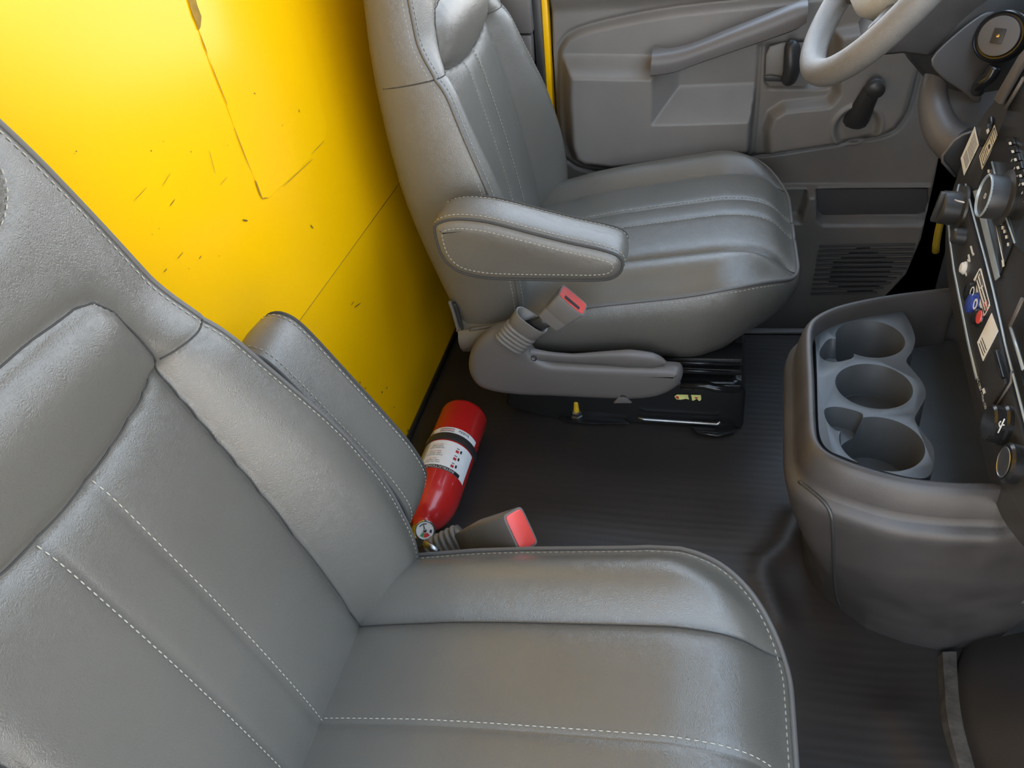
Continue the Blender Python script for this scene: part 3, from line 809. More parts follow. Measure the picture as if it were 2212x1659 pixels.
def seat_frame(root):
    y0 = 1.115
    def pz(L, y): return [at(u, v, y=y) for u, v in L]
    # two nested slide rails, seen below the cushion front
    for nm, pts, th in (('slide_rail', [(1300, 772), (1605, 776), (1605, 792), (1300, 786)], .05), ('slide_rail', [(1300, 788), (1602, 800), (1602, 812), (1300, 800)], .05)):
        prism(nm, pz(pts, y0), (0, th, 0), M_BLACKG, root, .003)
    tube('rail_edge', pz([(1395, 780), (1603, 788)], y0-.002), .0025, M_BLACKG, root, 6)
    tube('rail_edge', pz([(1395, 796), (1603, 806)], y0-.002), .0022, M_BLACKG, root, 6)
    # pressed steel pedestal
    prism('pedestal', pz([(1100, 812), (1600, 826), (1612, 850), (1606, 930), (1380, 918), (1180, 905), (1090, 880)], y0+.02), (0, .42, 0), M_BLACKG, root, .014, 3)
    tube('pedestal_ridge', pz([(1470, 832), (1530, 834), (1545, 838), (1598, 840)], y0+.012), .008, M_BLACKG, root, 8)
    tube('wire_bar', pz([(1378, 902), (1392, 906), (1470, 911), (1548, 916), (1556, 912)], y0+.008), .0032, M_STEEL, root, 8)
    # foot flange
    prism('foot_flange', [at(1205, 905, z=.004), at(1240, 890, z=.004), at(1330, 895, z=.004), at(1360, 918, z=.004), at(1280, 918, z=.004), at(1225, 914, z=.004)], (0, 0, .006), M_BLACKG, root, .003)
    prism('foot_flange', [at(1490, 925, z=.004), at(1560, 915, z=.004), at(1590, 925, z=.004), at(1585, 938, z=.004), at(1550, 945, z=.004), at(1505, 938, z=.004)], (0, 0, .006), M_BLACKG, root, .003)
    # bolts with yellow caps
    def bolt(u, v, h, cap_r=.006, nut=True):
        p = at(u, v, z=.010)
        b = lathe('bolt', p, (.02, -.02, 1), [(.0125, 0), (.0125, .003), (.0105, .004), (.0105, .012), (.009, .014)], M_STEEL, root, 6 if nut else 12, 20)
        lathe('cap', p, (.02, -.02, 1), [(cap_r*1.1, .012), (cap_r*1.05, .014), (cap_r*.75, h), (cap_r*.45, h+.002), (0, h+.002)], M_YCAP, b, 14)
    bolt(1246, 898, .036); bolt(1551, 908, .018)
    # warning sticker torn
    s = [at(u, v, y=y0+.018) for u, v in [(1457, 856), (1462, 852), (1514, 853), (1515, 862), (1511, 866), (1505, 861), (1498, 865), (1482, 861), (1470, 863), (1461, 862)]]
    M_YST = mat('torn_yellow_sticker', (.75, .72, .25), .5, .05, 300, .1, 100)
    st = prism('torn_sticker', s, (0, -.0008, 0), M_YST, root)
    for (a, b, c, d_) in ((1486, 853, 1493, 864), (1459, 856, 1465, 861), (1500, 858, 1506, 861)):
        prism('print', [at(u, v, y=y0+.0165) for u, v in ((a, b), (c, b), (c+2, d_), (a+3, d_))], (0, -.0006, 0), M_INK if a == 1486 else M_INKR, st)
seat_frame(drv)
# passenger seat pedestal (hidden below its cushion, keeps the seat on the floor)
rbox('pedestal', (-.16, SP.yc-.02, .085), (.34, .36, .17), M_BLACKG, pas, .012)

# ------------------------------------------------ seat belt buckles
def buckle(name_lab, p_root, p_mid, p_tip, sleeve_r, wid, thick, n_rib, face_n, open_sleeve):
    """ribbed sleeve from p_root to p_mid, buckle block from p_mid to p_tip"""
    root = thing('seat_belt_buckle', p_root, name_lab, 'seat belt buckle', 'front seat belt buckles')
    a, b, c = map(lambda q: np.array(q, float), (p_root, p_mid, p_tip))
    ax = (b-a)/np.linalg.norm(b-a); fn = np.array(face_n, float); fn -= (fn @ ax)*ax; fn /= np.linalg.norm(fn); sd = np.cross(ax, fn)
    prof = []; L = np.linalg.norm(b-a); N = n_rib*6
    rl = .62 if open_sleeve else 1.0
    for i in range(N+1):
        s = i/N*rl; prof.append((s, 1+.09*math.sin(i/6*2*math.pi)))
    if open_sleeve: prof += [(.64, 1.06), (.98, 1.16), (1.0, 1.14), (.985, 1.02), (.70, .88)]
    rings = []
    for s, k in prof:
        rings.append([a+ax*L*s+k*sleeve_r*(sd*1.35*math.copysign(abs(math.cos(t))**.7, math.cos(t))+fn*.62*math.copysign(abs(math.sin(t))**.8, math.sin(t))) for t in np.linspace(0, 2*math.pi, 24, endpoint=False)])
    v, f = loft(rings); mesh('sleeve', v, f, M_BUCK, root, recalc=True)
    return root, ax, fn, sd

def buckle_block(root, b, c, fn, wid, thick, taper=.75, slot=True):
    b, c = np.array(b, float), np.array(c, float); ax = (c-b)/np.linalg.norm(c-b); L = np.linalg.norm(c-b)
    fn = np.array(fn, float); fn = fn-(fn @ ax)*ax; fn /= np.linalg.norm(fn); sd = np.cross(ax, fn)
    def ring(s, w, t, e=.28):
        out = []
        for th in np.linspace(0, 2*math.pi, 28, endpoint=False):
            co, si = math.cos(th), math.sin(th)
            out.append(b+ax*L*s+sd*w/2*math.copysign(abs(co)**e, co)+fn*t/2*math.copysign(abs(si)**e, si))
        return out
    v, f = loft([ring(-.01, wid*taper*.86, thick*.68), ring(0, wid*taper*.92, thick*.76), ring(.35, wid*.86, thick*.86), ring(.372, wid*.845, thick*.845), ring(.394, wid*.87, thick*.88), ring(.97, wid, thick), ring(.99, wid*.985, thick*.97)])
    body = mesh('buckle_body', v, f, M_BUCK, root, recalc=True); sharp(body, 40)
    v, f = loft([ring(.985, wid*.90, thick*.80), ring(1.0, wid*.90, thick*.80), ring(1.004, wid*.86, thick*.72)])
    btn = mesh('release_button', v, f, M_REDB, root, recalc=True); sharp(btn, 40); tag(btn, 'red release button')
    if not slot: return body
    # tongue slot
    p = b+ax*L*1.004+fn*thick*.22
    prism('tongue_slot', [p+sd*wid*.28-fn*thick*.09, p-sd*wid*.28-fn*thick*.09, p-sd*wid*.28+fn*thick*.09, p+sd*wid*.28+fn*thick*.09], ax*.0008, M_INK, root)
    return body

yb = 1.035
q0 = at(1100, 742, y=yb); q1 = at(1150, 690, y=yb-.01); 
rt, ax, fn, sd = buckle('grey ribbed belt buckle with red button beside the driver seat', q0, q1, None, .0205, .06, .03, 5, (.25, -.9, .35), True)
b0 = at(1188, 690, y=yb-.018); b1 = at(1238, 648, y=yb-.024)
buckle_block(rt, b0, b1, (.5, -.75, .55), .054, .034, .85)
tube('webbing', [at(1140, 706, y=yb-.004), at(1165, 700, y=yb-.012), at(1185, 690, y=yb-.016)], .012, M_BLACK, rt, 8, sq=.35)
# passenger buckle, lying behind the cushion edge
yq = SP.yc+.315
p0 = at(935, 1202, y=yq+.030); p1 = at(1003, 1168, y=yq+.040); p2 = at(1126, 1144, y=yq-.020)
rt2, ax, fn, sd = buckle('grey belt buckle with red button behind the passenger cushion edge', p0, p1, None, .019, .05, .03, 6, (.1, -.8, .6), False)
buckle_block(rt2, p1, p2, (.2, -.74, .64), .053, .032, .62, False)
tube('anchor_rod', [at(917, 1172, y=yq+.01), at(945, 1192, y=yq)], .005, M_STEEL, rt2, 10)

# ================================================================== FIRE EXTINGUISHER
def extinguisher():
    r = .0465; ax0 = np.array([-.4345, 1.075, r+.001]); U = np.array([0.0, -1.0, .0]); 
    root = thing('fire_extinguisher', (-.4345, .97, 0), 'small red fire extinguisher lying on the black floor mat', 'fire extinguisher')
    lathe('cylinder', ax0, U, [(r*.86, .004), (r*.9, 0), (r*.97, .003), (r, .009), (r, .215), (r*.985, .225), (r*.93, .240), (r*.82, .255), (r*.64, .268), (r*.45, .275), (r*.36, .279), (r*.36, .290)], M_RED, root, 64, 50)
    def cyl(a, h, off): 
        th = a/r; return ax0+(r+off)*(math.cos(th)*np.array([0, 0, 1.0])+math.sin(th)*np.array([-1.0, 0, 0]))+h*U
    def patch(name, a0, a1, h0, h1, off, m, par=root, na=26):
        vs = []; 
        for h in (h0, h1):
            for a in np.linspace(a0, a1, na): vs.append(cyl(a, h, off))
        n = na; fs = [(i, i+1, n+i+1, n+i) for i in range(n-1)]
        return mesh(name, vs, fs, m, par, True)
    lab = patch('label', -.066, .090, .118, .188, .0005, M_WHITE)
    patch('small_print_panel', .028, .090, .119, .187, .0007, M_CREAM, lab)
    patch('header', -.050, .027, .180, .188, .0009, M_INK, lab)
    lab2 = patch('upper_label', -.062, .090, .083, .097, .0005, M_WHITE)
    def wrap(s, size, a, h, m, par, off=.0012, align='CENTER'):
        me = text_mesh(s, size, align)
        for v in me.vertices: v.co = Vector(cyl(a+v.co.x, h+v.co.y, off))
        o = link_mesh('lettering', me, m, par, False); return o
    wrap('INSTRUCTIONS', .0075, -.011, .184, M_PRINT, lab)
    for i, (t1, t2) in enumerate((('PULL PIN. HOLD', 'UNIT UPRIGHT'), ('STAND BACK 6-8', 'FEET. AIM AT'), ('SQUEEZE LEVER', 'AND SWEEP'))):
        h = .174-.018*i
        wrap(t1, .0040, .008, h, M_INK, lab); wrap(t2, .0040, .008, h-.0045, M_INK, lab); wrap('BASE OF FIRE' if i == 1 else ('SIDE TO SIDE' if i == 2 else 'PULL PIN'), .0036, .008, h-.009, M_INKR, lab)
        # pictogram
        for (da, dh, sa, sh, mm) in ((-.030, -.001, .006, .006, M_INKR), (-.037, -.004, .0035, .007, M_INK), (-.030, -.008, .005, .0016, M_INK)):
            patch('pictogram', da-sa/2, da+sa/2, h+dh-sh/2, h+dh+sh/2, .001, mm, lab, 4)
    for k in range(17):
        h = .1225+.0038*k
        patch('text_line', .031, .031+random.uniform(.042, .054), h, h+.0012, .0011, M_SCUFF, lab, 14)
    patch('text_line', .0275, .0283, .119, .187, .0011, M_INK, lab, 2)
    wrap('kidde', .010, -.030, .0895, M_INK, lab2)
    for k in range(3): patch('text_line', -.012+.0*k, .016, .0865+.0033*k, .0877+.0033*k, .0011, M_INKR if k == 1 else M_INK, lab2, 8)
    for k in range(3): patch('text_line', .030, .062, .0865+.0033*k, .0877+.0033*k, .0011, M_SCUFF, lab2, 8)
    # rubber strap
    lathe('strap', ax0, U, [(r+.0008, .099), (r+.0028, .0995), (r+.0028, .1145), (r+.0008, .115)], M_BLACK, root, 64)
    # valve, gauge, pin
    nk = ax0+U*.290
    lathe('valve', nk-U*.004, U, [(.016, 0), (.0165, .006), (.0165, .016), (.013, .020), (.011, .03)], M_STEEL, root, 24)
    gc = at(918, 1146, y=.768); view = CAM_POS-gc; gdir = np.array([.38, -.72, .60]); gdir /= np.linalg.norm(gdir)
    g = lathe('gauge', gc-gdir*.008, gdir, [(.012, -.006), (.0165, 0), (.0172, .002), (.0172, .007), (.0160, .0085), (.0150, .0085), (.0145, .006), (0, .006)], M_CHROME, root, 36)
    lathe('dial', gc-gdir*.008, gdir, [(.0145, .0063), (.0145, .0066), (0, .0066)], M_GLASS, g, 30)
    A = np.array(axis_mat(gdir))
    def wedge(a0, a1, r0, r1, m, nm):
        pts = [gc-gdir*.0008+A @ np.array([rr*math.cos(t), rr*math.sin(t), 0]) for rr, ts in ((r0, np.linspace(a0, a1, 8)), (r1, np.linspace(a1, a0, 8))) for t in ts]
        prism(nm, pts, gdir*.0004, m, g)
    M_GRN = mat('green_ink', (.05, .25, .06), .5, .02, 200, .05, 60)
    wedge(R_(-150), R_(-120), .005, .0115, M_GRN, 'green_zone'); wedge(R_(-115), R_(-60), .005, .0115, M_INKR, 'red_zone'); wedge(R_(-40), R_(-10), .008, .0115, M_INK, 'dial_mark'); wedge(R_(60), R_(130), .010, .0115, M_INK, 'dial_mark')
    prism('needle', [gc-gdir*.0002+A @ np.array(q) for q in ((-.001, -.003, 0), (.001, -.003, 0), (.0006, .0095, 0), (-.0006, .0095, 0))], gdir*.0005, M_INK, g)
    lathe('dial_hub', gc-gdir*.0006, gdir, [(.0032, 0), (.0028, .0018), (0, .0022)], M_CHROME, g, 14)
extinguisher()

# ================================================================== ENGINE COVER WITH CUP TRAY
ZT = .425
def build_engine_cover():
    root = thing('engine_cover', (.26, .78, 0), 'black plastic engine cover console with three cup holders', 'console')
    def pz(L, z): return np.array([at(u, v, z=z) for u, v in L])
    rim_px = [(2185, 1056), (2137, 1053), (2060, 1051), (1960, 1040), (1880, 1020), (1815, 998), (1772, 975), (1752, 945), (1747, 900), (1745, 820), (1742, 740), (1745, 705), (1760, 683), (1800, 662), (1860, 646), (1940, 632), (2048, 619), (2085, 615)]
    rim = cat(pz(rim_px, .437), 5); rim = resample(rim, .006)
    close = np.array([[.335, rim[-1][1]+.002, .437], [.335, rim[0][1]-.002, .437]])
    loop = rim
    nL = len(loop); c0 = np.array([.30, .78])
    def offs(L, d):
        T = np.roll(L[:, :2], -1, 0)-np.roll(L[:, :2], 1, 0); N = np.stack([T[:, 1], -T[:, 0]], 1); N /= np.linalg.norm(N, axis=1)[:, None]
        if ((L[:, :2]-c0)*N).sum() < 0: N = -N
        for _ in range(4): N = (np.roll(N, 1, 0)+2*N+np.roll(N, -1, 0))/4
        N /= np.linalg.norm(N, axis=1)[:, None]
        q = L.copy(); q[:, :2] += N*d; return q
    # rim with inner wall down to the bin floor
    rings = []
    for d, z in [(.0095, .399), (.0085, .411), (.0045, .427), (.001, .434), (-.003, .437), (-.0065, .436), (-.008, .431), (-.009, .418), (-.009, .395), (-.010, .352)]:
        q = offs(loop, d); q[:, 2] = z; rings.append(q)
    v = [p for q in rings for p in q]; f = grid_f(len(rings), nL); mesh('tray_rim', v, f, M_CONS, root)
    q = offs(loop, -.014); q[:, 2] = .352
    ql = list(q)+[np.array([.345, q[-1][1], .352]), np.array([.345, q[0][1], .352])]
    mesh('bin_floor', ql, [tuple(range(len(ql)))], M_CONS2, root, False)
    # body below: upper band, rolled ridge, flared skirt
    body_px = {.36: [(2160, 1125), (2060, 1110), (1960, 1090), (1880, 1062), (1800, 1030), (1740, 1000), (1722, 960), (1716, 900), (1714, 830), (1716, 770), (1728, 730), (1770, 700)],
               }
    def ring_off(fn, z):
        q = offs(loop, 0.0).copy()
        T = offs(loop, 1.0)-loop; T[:, 2] = 0
        d = np.array([fn(p) for p in loop]); q[:, :2] = loop[:, :2]+T[:, :2]*d[:, None]; q[:, 2] = z; return q
    def wrear(p):  # 1 on the rear face, 0 on the passenger side
        return 0
    base = resample([(.355, .691), (.31, .702), (.262, .722), (.235, .745), (.207, .772), (.190, .800), (.183, .84), (.185, .90), (.20, .96), (.24, .985), (.33, .99)], .002)
    nb = len(loop); bi = base[np.linspace(0, len(base)-1, nb).astype(int)]
    R2 = []
    for z, dr, w_ in [(.402, .0093, 0), (.394, .0105, 0), (.3915, .0125, 0), (.388, .0165, 0), (.383, .0192, 0), (.376, .0205, 0), (.367, .020, .01), (.350, .018, .03), (.32, .016, .08), (.28, .013, .17), (.22, .010, .34), (.16, .006, .53), (.10, .003, .72), (.05, .001, .88), (.0, 0, 1)]:
        q = offs(loop, dr)
        q[:, :2] = q[:, :2]*(1-w_)+bi*w_; q[:, 2] = z; R2.append(q)
    R3 = []
    for q in R2:
        z = q[0][2]; e0 = np.array([.42, q[0][1]+.02*(1 if z < .3 else 0), z]); e1 = np.array([.42, q[-1][1], z])
        R3.append(list(np.vstack([[e0], q, [e1]])))
    v = [p for q in R3 for p in q]; f = grid_f(len(R3), nL+2); o = mesh('body', v, f, M_CONS, root)
    bvh = bvh_of(o)
    g = [p_ for p_ in (hit(bvh, *q) for q in cat([(1726, 1040), (1760, 1066), (1786, 1092), (1797, 1118), (1800, 1160), (1802, 1230), (1806, 1280), (1818, 1318)], 5)) if p_ is not None]
    if len(g) > 4: tube('panel_seam', g, .0022, M_BLACK, root, 6)
    # moulded corner panel on the rear flank
    # deck with cups (boolean cut)
    deck_px = [(1758, 712), (1780, 688), (1826, 668), (1878, 655), (1928, 652), (1958, 684), (1976, 725), (1972, 755), (1958, 778), (1968, 795), (1992, 825), (2000, 855), (1985, 885), (1976, 905), (1990, 930), (2014, 962), (2018, 995), (2005, 1030), (1960, 1030), (1890, 1012), (1830, 990), (1790, 972), (1772, 945), (1767, 900), (1765, 820), (1762, 745)]
    dk = cat(pz(deck_px, .412), 4, True)
    bm = bmesh.new(); up = [bm.verts.new(Vector((p[0], p[1], .412))) for p in dk]; lo = [bm.verts.new(Vector((p[0]+.004*(1 if p[0] > .2 else -1), p[1], .335))) for p in dk]
    n = len(up); bm.faces.new(up); bm.faces.new(lo[::-1])
    for i in range(n): bm.faces.new((up[i], lo[i], lo[(i+1) % n], up[(i+1) % n]))
    bmesh.ops.recalc_face_normals(bm, faces=bm.faces)
    me = bpy.data.meshes.new('deck'); bm.to_mesh(me); bm.free(); dko = bpy.data.objects.new('deck_tmp', me); COL.objects.link(dko)
    tmp = []
    def cutter(c, r0, r1, depth, nseg=56):
        bm = bmesh.new(); rr = [[bm.verts.new(Vector((c[0]+r*math.cos(2*math.pi*k/nseg), c[1]+r*math.sin(2*math.pi*k/nseg), z))) for k in range(nseg)] for r, z in ((r0*1.02, .43), (r1, .412-depth))]
        bm.faces.new(rr[0]); bm.faces.new(rr[1][::-1])
        for k in range(nseg): bm.faces.new((rr[0][k], rr[1][k], rr[1][(k+1) % nseg], rr[0][(k+1) % nseg]))
        bmesh.ops.recalc_face_normals(bm, faces=bm.faces)
        m2 = bpy.data.meshes.new('cut'); bm.to_mesh(m2); bm.free(); oo = bpy.data.objects.new('cut', m2); COL.objects.link(oo); tmp.append(oo)
        md = dko.modifiers.new('b', 'BOOLEAN'); md.operation = 'DIFFERENCE'; md.object = oo; md.solver = 'EXACT'
    def notch(poly_px, z0, depth):
        L = cat(pz(poly_px, .412), 5, True); bm = bmesh.new(); cc = L.mean(0)
        a = [bm.verts.new(Vector((p[0], p[1], .43))) for p in L]; b = [bm.verts.new(Vector((cc[0]+(p[0]-cc[0])*.72, cc[1]+(p[1]-cc[1])*.72, .412-depth))) for p in L]
        n = len(a); bm.faces.new(a); bm.faces.new(b[::-1])
        for i in range(n): bm.faces.new((a[i], b[i], b[(i+1) % n], a[(i+1) % n]))
        bmesh.ops.recalc_face_normals(bm, faces=bm.faces)
        m2 = bpy.data.meshes.new('cut'); bm.to_mesh(m2); bm.free(); oo = bpy.data.objects.new('cut', m2); COL.objects.link(oo); tmp.append(oo)
        md = dko.modifiers.new('b', 'BOOLEAN'); md.operation = 'DIFFERENCE'; md.object = oo; md.solver = 'EXACT'
    cups = []
    for (u, v, ul, ur) in ((1879, 731, 1803, 1953), (1887, 833, 1803, 1972), (1904, 957, 1812, 1996)):
        c = at(u, v, z=.412); r = (at(ur, v, z=.412)[0]-at(ul, v, z=.412)[0])/2; cups.append((c, r))
    for i, (c, r) in enumerate(cups): cutter(c, r, r*.86, (.070, .045, .072)[i])
    notch([(1772, 748), (1792, 728), (1830, 735), (1850, 765), (1840, 778), (1800, 785), (1775, 778), (1766, 765)], 0, .028)
    notch([(1776, 885), (1795, 876), (1830, 880), (1870, 895), (1850, 925), (1810, 935), (1785, 915)], 0, .028)
    md = dko.modifiers.new('bev', 'BEVEL'); md.width = .0016; md.segments = 2; md.limit_method = 'ANGLE'; md.angle_limit = R_(40)
    me2 = evaluated(dko)
    for oo in tmp+[dko]: bpy.data.objects.remove(oo)
    d = link_mesh('cup_deck', me2, M_CONS2, root); sharp(d, 40)
    # rubber pads in the cup bottoms
    for i, (c, r) in enumerate(cups):
        dp = (.070, .045, .072)[i]
        lathe('cup_mat', (c[0], c[1], .412-dp), (0, 0, 1), [(r*.80, .0), (r*.80, .0015), (r*.76, .002), (0, .002)], M_BLACK, d, 40)
    # flank panel seam on the rear corner
    sp_ = []
    return root, loop
EC, EC_LOOP = build_engine_cover()

# ================================================================== DASHBOARD CENTRE STACK
bt, gm = R_(6), R_(4)
dN = np.array([-math.cos(bt)*math.cos(gm), math.cos(bt)*math.sin(gm), math.sin(bt)]); dL = np.array([math.sin(gm), math.cos(gm), 0.0]); dS = np.cross(dL, dN)
if dS[2] < 0: dS = -dS
dP0 = np.array([.307, .8, .42])
def dp(u, v, off=0.0):
    r = cD+(u-W/2)/F*cR-(v-H/2)/F*cU; t = ((dP0+dN*off-CAM_POS) @ dN)/(r @ dN)
    return CAM_POS+t*r

def build_dash():
    root = thing('dashboard', (.42, .9, .0), 'black dashboard centre stack with knobs, stickers and power outlets', 'dashboard')
    out = cat([(2212, 105), (2172, 185), (2112, 268), (2072, 368), (2050, 440), (2042, 510), (2044, 580), (2056, 660), (2078, 770), (2105, 890), (2128, 1000), (2146, 1072), (2168, 1125), (2212, 1182), (2260, 1230)], 5)
    def dpl(y, z):
        v = np.array([0, y-dP0[1], z-dP0[2]]); return dP0+np.array([-(v @ dN)/dN[0], v[1], v[2]])
    ol = [dp(*p) for p in out]; ol = [p for p in ol if p[2] < .78]+[dpl(.47, .42), dpl(.45, .79), dpl(1.06, .79)]
    cm = np.mean(ol, axis=0); prism('stack_body', [np.array([q[0], q[1], max(q[2], .455)]) for q in [cm+(p-cm)*.97-dN*.028 for p in ol]], (.26, .01, .02), M_BLACK, root, .006, 2)
    prism('fascia', ol, -dN*.03, M_BLACK, root, .005, 2)
    def pad(name, px, h, m, par=root, bev=.001, base=.0003): return prism(name, [dp(*p, base) for p in px], dN*h, m, par, bev)
    def line(name, px, r, m, par=root, off=.0015): return tube(name, [dp(*p, off) for p in px], r, m, par, 6)
    # raised lower control panel with the sky glint on its rounded left edge painted as a silver tube
    low = [(2086, 398), (2100, 455), (2130, 565), (2160, 690), (2185, 800), (2225, 950), (2300, 1180), (2260, 1185), (2205, 1088), (2184, 1050), (2168, 1000), (2130, 880), (2100, 770), (2075, 650), (2062, 580), (2052, 510), (2052, 480), (2066, 430), (2080, 398)]
    pad('control_panel', low, .006, M_BLACK, root, .0025)
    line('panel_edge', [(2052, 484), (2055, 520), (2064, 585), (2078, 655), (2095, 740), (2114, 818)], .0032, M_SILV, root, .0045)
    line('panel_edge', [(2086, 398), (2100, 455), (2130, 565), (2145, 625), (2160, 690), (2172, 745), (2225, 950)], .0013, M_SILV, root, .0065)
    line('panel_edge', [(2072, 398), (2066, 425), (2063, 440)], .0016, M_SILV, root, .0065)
    # radio unit: display, strip, knob, presets
    pad('radio_fascia', [(2139, 340), (2212, 160), (2290, 40), (2330, 330), (2270, 600), (2190, 525), (2160, 600), (2152, 560), (2110, 415)], .002, M_BLACKG, root, .0008)
    pad('silver_strip', [(2104, 413), (2117, 409), (2161, 598), (2152, 606)], .0015, M_SILV, root, .0004, .0022)
    line('radio_edge', [(2143, 350), (2156, 402)], .0012, M_SILV, root, .003); line('radio_edge', [(2168, 455), (2192, 525)], .0010, M_SILV, root, .003)
    kc = dp(2172, 428, .002)
    k = lathe('volume_knob', kc, dN, [(.031, 0), (.031, .002), (.0245, .004), (.0245, .020), (.0235, .0225), (.0225, .0225), (.0215, .0205), (0, .0205)], M_BLACK, root, 72, 40, wob=-.007)
    lathe('knob_ring', kc, dN, [(.0215, .0208), (.0225, .0235), (.0238, .0228), (.0238, .0205)], M_SILV, k, 48, cap=False)
    lathe('power_mark', kc, dN, [(.0022, .0208), (.0022, .0211), (.0032, .0211), (.0032, .0208)], M_PRINT, k, 20, cap=False)
    for i in range(9):
        u, v = 2183+5.6*i, 330-22+17.5*i
        o = pad('preset_button', [(u-6, v-8), (u+9, v-12), (u+13, v+3), (u-2, v+7)], .002, M_BLACKG, root, .0008, .002)
        pad('button_mark', [(u-3, v), (u+1, v-1.5), (u+3, v+4), (u-1, v+5.5)], .0008, M_PRINT, o, 0, .0052)
        if i > 1: line('button_gap', [(u-10, v+6), (u-4, v-5)], .0005, M_PRINT, o, .003)
    for (u, v) in ((2136, 370), (2139, 378), (2140, 390), (2143, 400), (2162, 482), (2166, 492), (2170, 500), (2174, 512), (2178, 528)):
        pad('print', [(u-2, v-3), (u+1.5, v-4), (u+2, v+3), (u-1.5, v+4)], .0005, M_PRINT, root, 0, .0024)
    line('print_line', [(2150, 480), (2166, 560)], .0005, M_PRINT, root, .0026)
    pad('usb_print', [(2164, 562), (2168, 560), (2170, 575), (2166, 577)], .0004, M_PRINT, root, 0, .0024)
    # slot of the disc player / tray above
    prism('disc_slot', [dp(*p, .002) for p in [(2156, 215), (2212, 120), (2240, 90), (2240, 112), (2212, 150), (2168, 226)]], dN*.006, M_PLAST, root, .002)
    line('slot_edge', [(2172, 236), (2212, 168)], .0022, M_PLAST, root, .004)
    # headlamp / tow switch
    sw = pad('rocker_bezel', [(2119, 300), (2124, 288), (2140, 254), (2147, 252), (2148, 264), (2143, 282), (2130, 312), (2123, 318)], .004, M_BLACKG, root, .0015)
    pad('rocker_switch', [(2125, 294), (2137, 268), (2143, 268), (2143, 276), (2131, 302), (2126, 302)], .005, M_BLACK, sw, .001, .003)
    pad('rocker_mark', [(2131, 281), (2136, 277), (2137, 284), (2133, 290)], .0004, M_PRINT, sw, 0, .0084)
    # stickers
    def sticker(name, px, m, rows, ink, frame=None, lab=None):
        s = pad(name, px, .0006, m, root, 0, .0008)
        a, b, c, d = [np.array(p, float) for p in px]   # a->b short edge, a->d long edge
        if frame:
            q = lambda s_, t: tuple(a+(b-a)*s_+(d-a)*t)
            ring = [q(.10, .05), q(.90, .05), q(.90, .95), q(.10, .95), q(.10, .05)]
            line('border', ring, .0005, ink, s, .0016)
        for (s0, s1, t) in rows:
            q0, q1 = a+(b-a)*s0+(d-a)*t, a+(b-a)*s1+(d-a)*t
            w_ = (d-a)/np.linalg.norm(d-a)*1.1
            mm = M_INKR if t > 2 else ink
            pad('print', [tuple(q0-w_*.5), tuple(q1-w_*.5), tuple(q1+w_*.5), tuple(q0+w_*.5)], .0003, mm, s, 0, .0015)
        if lab: tag(s, lab)
        return s
    M_GINK = mat('grey_ink', (.16, .17, .20), .6, .02, 200, .05, 60)
    rows = [(.15, .85, t) for t in np.linspace(.10, .30, 4)]+[(.2, .9, t) for t in np.linspace(.36, .58, 5)]+[(.15, .8, t) for t in np.linspace(.66, .86, 5)]
    sticker('instruction_sticker', [(2106, 274), (2115, 313), (2083, 379), (2076, 342)], M_WHITE, rows, M_GINK, None, 'pale paper sticker with grey print')
    rows = [(.25, .75, .14), (.2, .8, .24), (.22, .78, .33), (.3, .7, .62), (.22, .8, .70), (.2, .78, .78), (.25, .75, .86)]
    s2 = sticker('framed_sticker', [(2149, 270), (2156, 297), (2122, 366), (2116, 337)], M_CREAM, rows, M_INK, True, 'cream framed sticker')
    pad('pictogram', [(2135, 314), (2139, 311), (2139, 319), (2136, 323)], .0004, M_INK, s2, 0, .0015)
    s3 = pad('safety_sticker', [(2117, 580), (2120, 580), (2138, 652), (2139, 660), (2128, 681), (2125, 683), (2122, 679), (2105, 612), (2104, 604)], .0006, M_WHITE, root, 0, .0066)
    line('border', [(2116, 585), (2135, 655), (2127, 676), (2108, 607), (2116, 585)], .0005, M_INK, s3, .0076)
    for (a, b, mm) in (((2111, 600), (2116, 596), M_INK), ((2113, 607), (2118, 603), M_INK), ((2115, 612), (2119, 609), M_INK), ((2118, 624), (2123, 620), M_INK), ((2120, 631), (2125, 626), M_INK), ((2122, 637), (2127, 633), M_INK), ((2124, 644), (2129, 640), M_INK), ((2126, 655), (2131, 647), M_INKR), ((2128, 663), (2132, 655), M_INKR)):
        line('print', [a, (a[0]+3, a[1]+8)], .0005, mm, s3, .0076); line('print', [b, (b[0]+2, b[1]+7)], .0005, mm, s3, .0076)
    s4 = pad('paper_sticker', [(2143, 676), (2157, 715), (2124, 780), (2112, 740)], .0006, M_WHITE, root, 0, .0066)
    tag(s4, 'white rectangular sticker')
    for i in range(3):
        line('print', [(2115+3*i, 739-6*i+3), (2124.5+3*i, 768-6*i)], .0004, M_INK, s4, .0076)
    # climate controls
    kc = dp(2076, 452, .006)
    k = lathe('climate_knob', kc, dN, [(.030, 0), (.029, .003), (.022, .005), (.021, .024), (.019, .026), (0, .026)], M_BLACK, root, 48)
    rbox('knob_grip', kc+dN*.026, (.010, .007, .042), M_BLACK, k, .002, axis_mat(dN, dL).to_3x3() @ Matrix.Rotation(R_(90), 3, 'Y'))
    line('knob_mark', [(2063, 432), (2068, 434), (2082, 437)], .0010, M_PRINT, k, .024)
    kc = dp(2083, 512, .006); lathe('small_knob', kc, dN, [(.011, 0), (.010, .012), (.008, .014), (0, .014)], M_BLACK, root, 28)
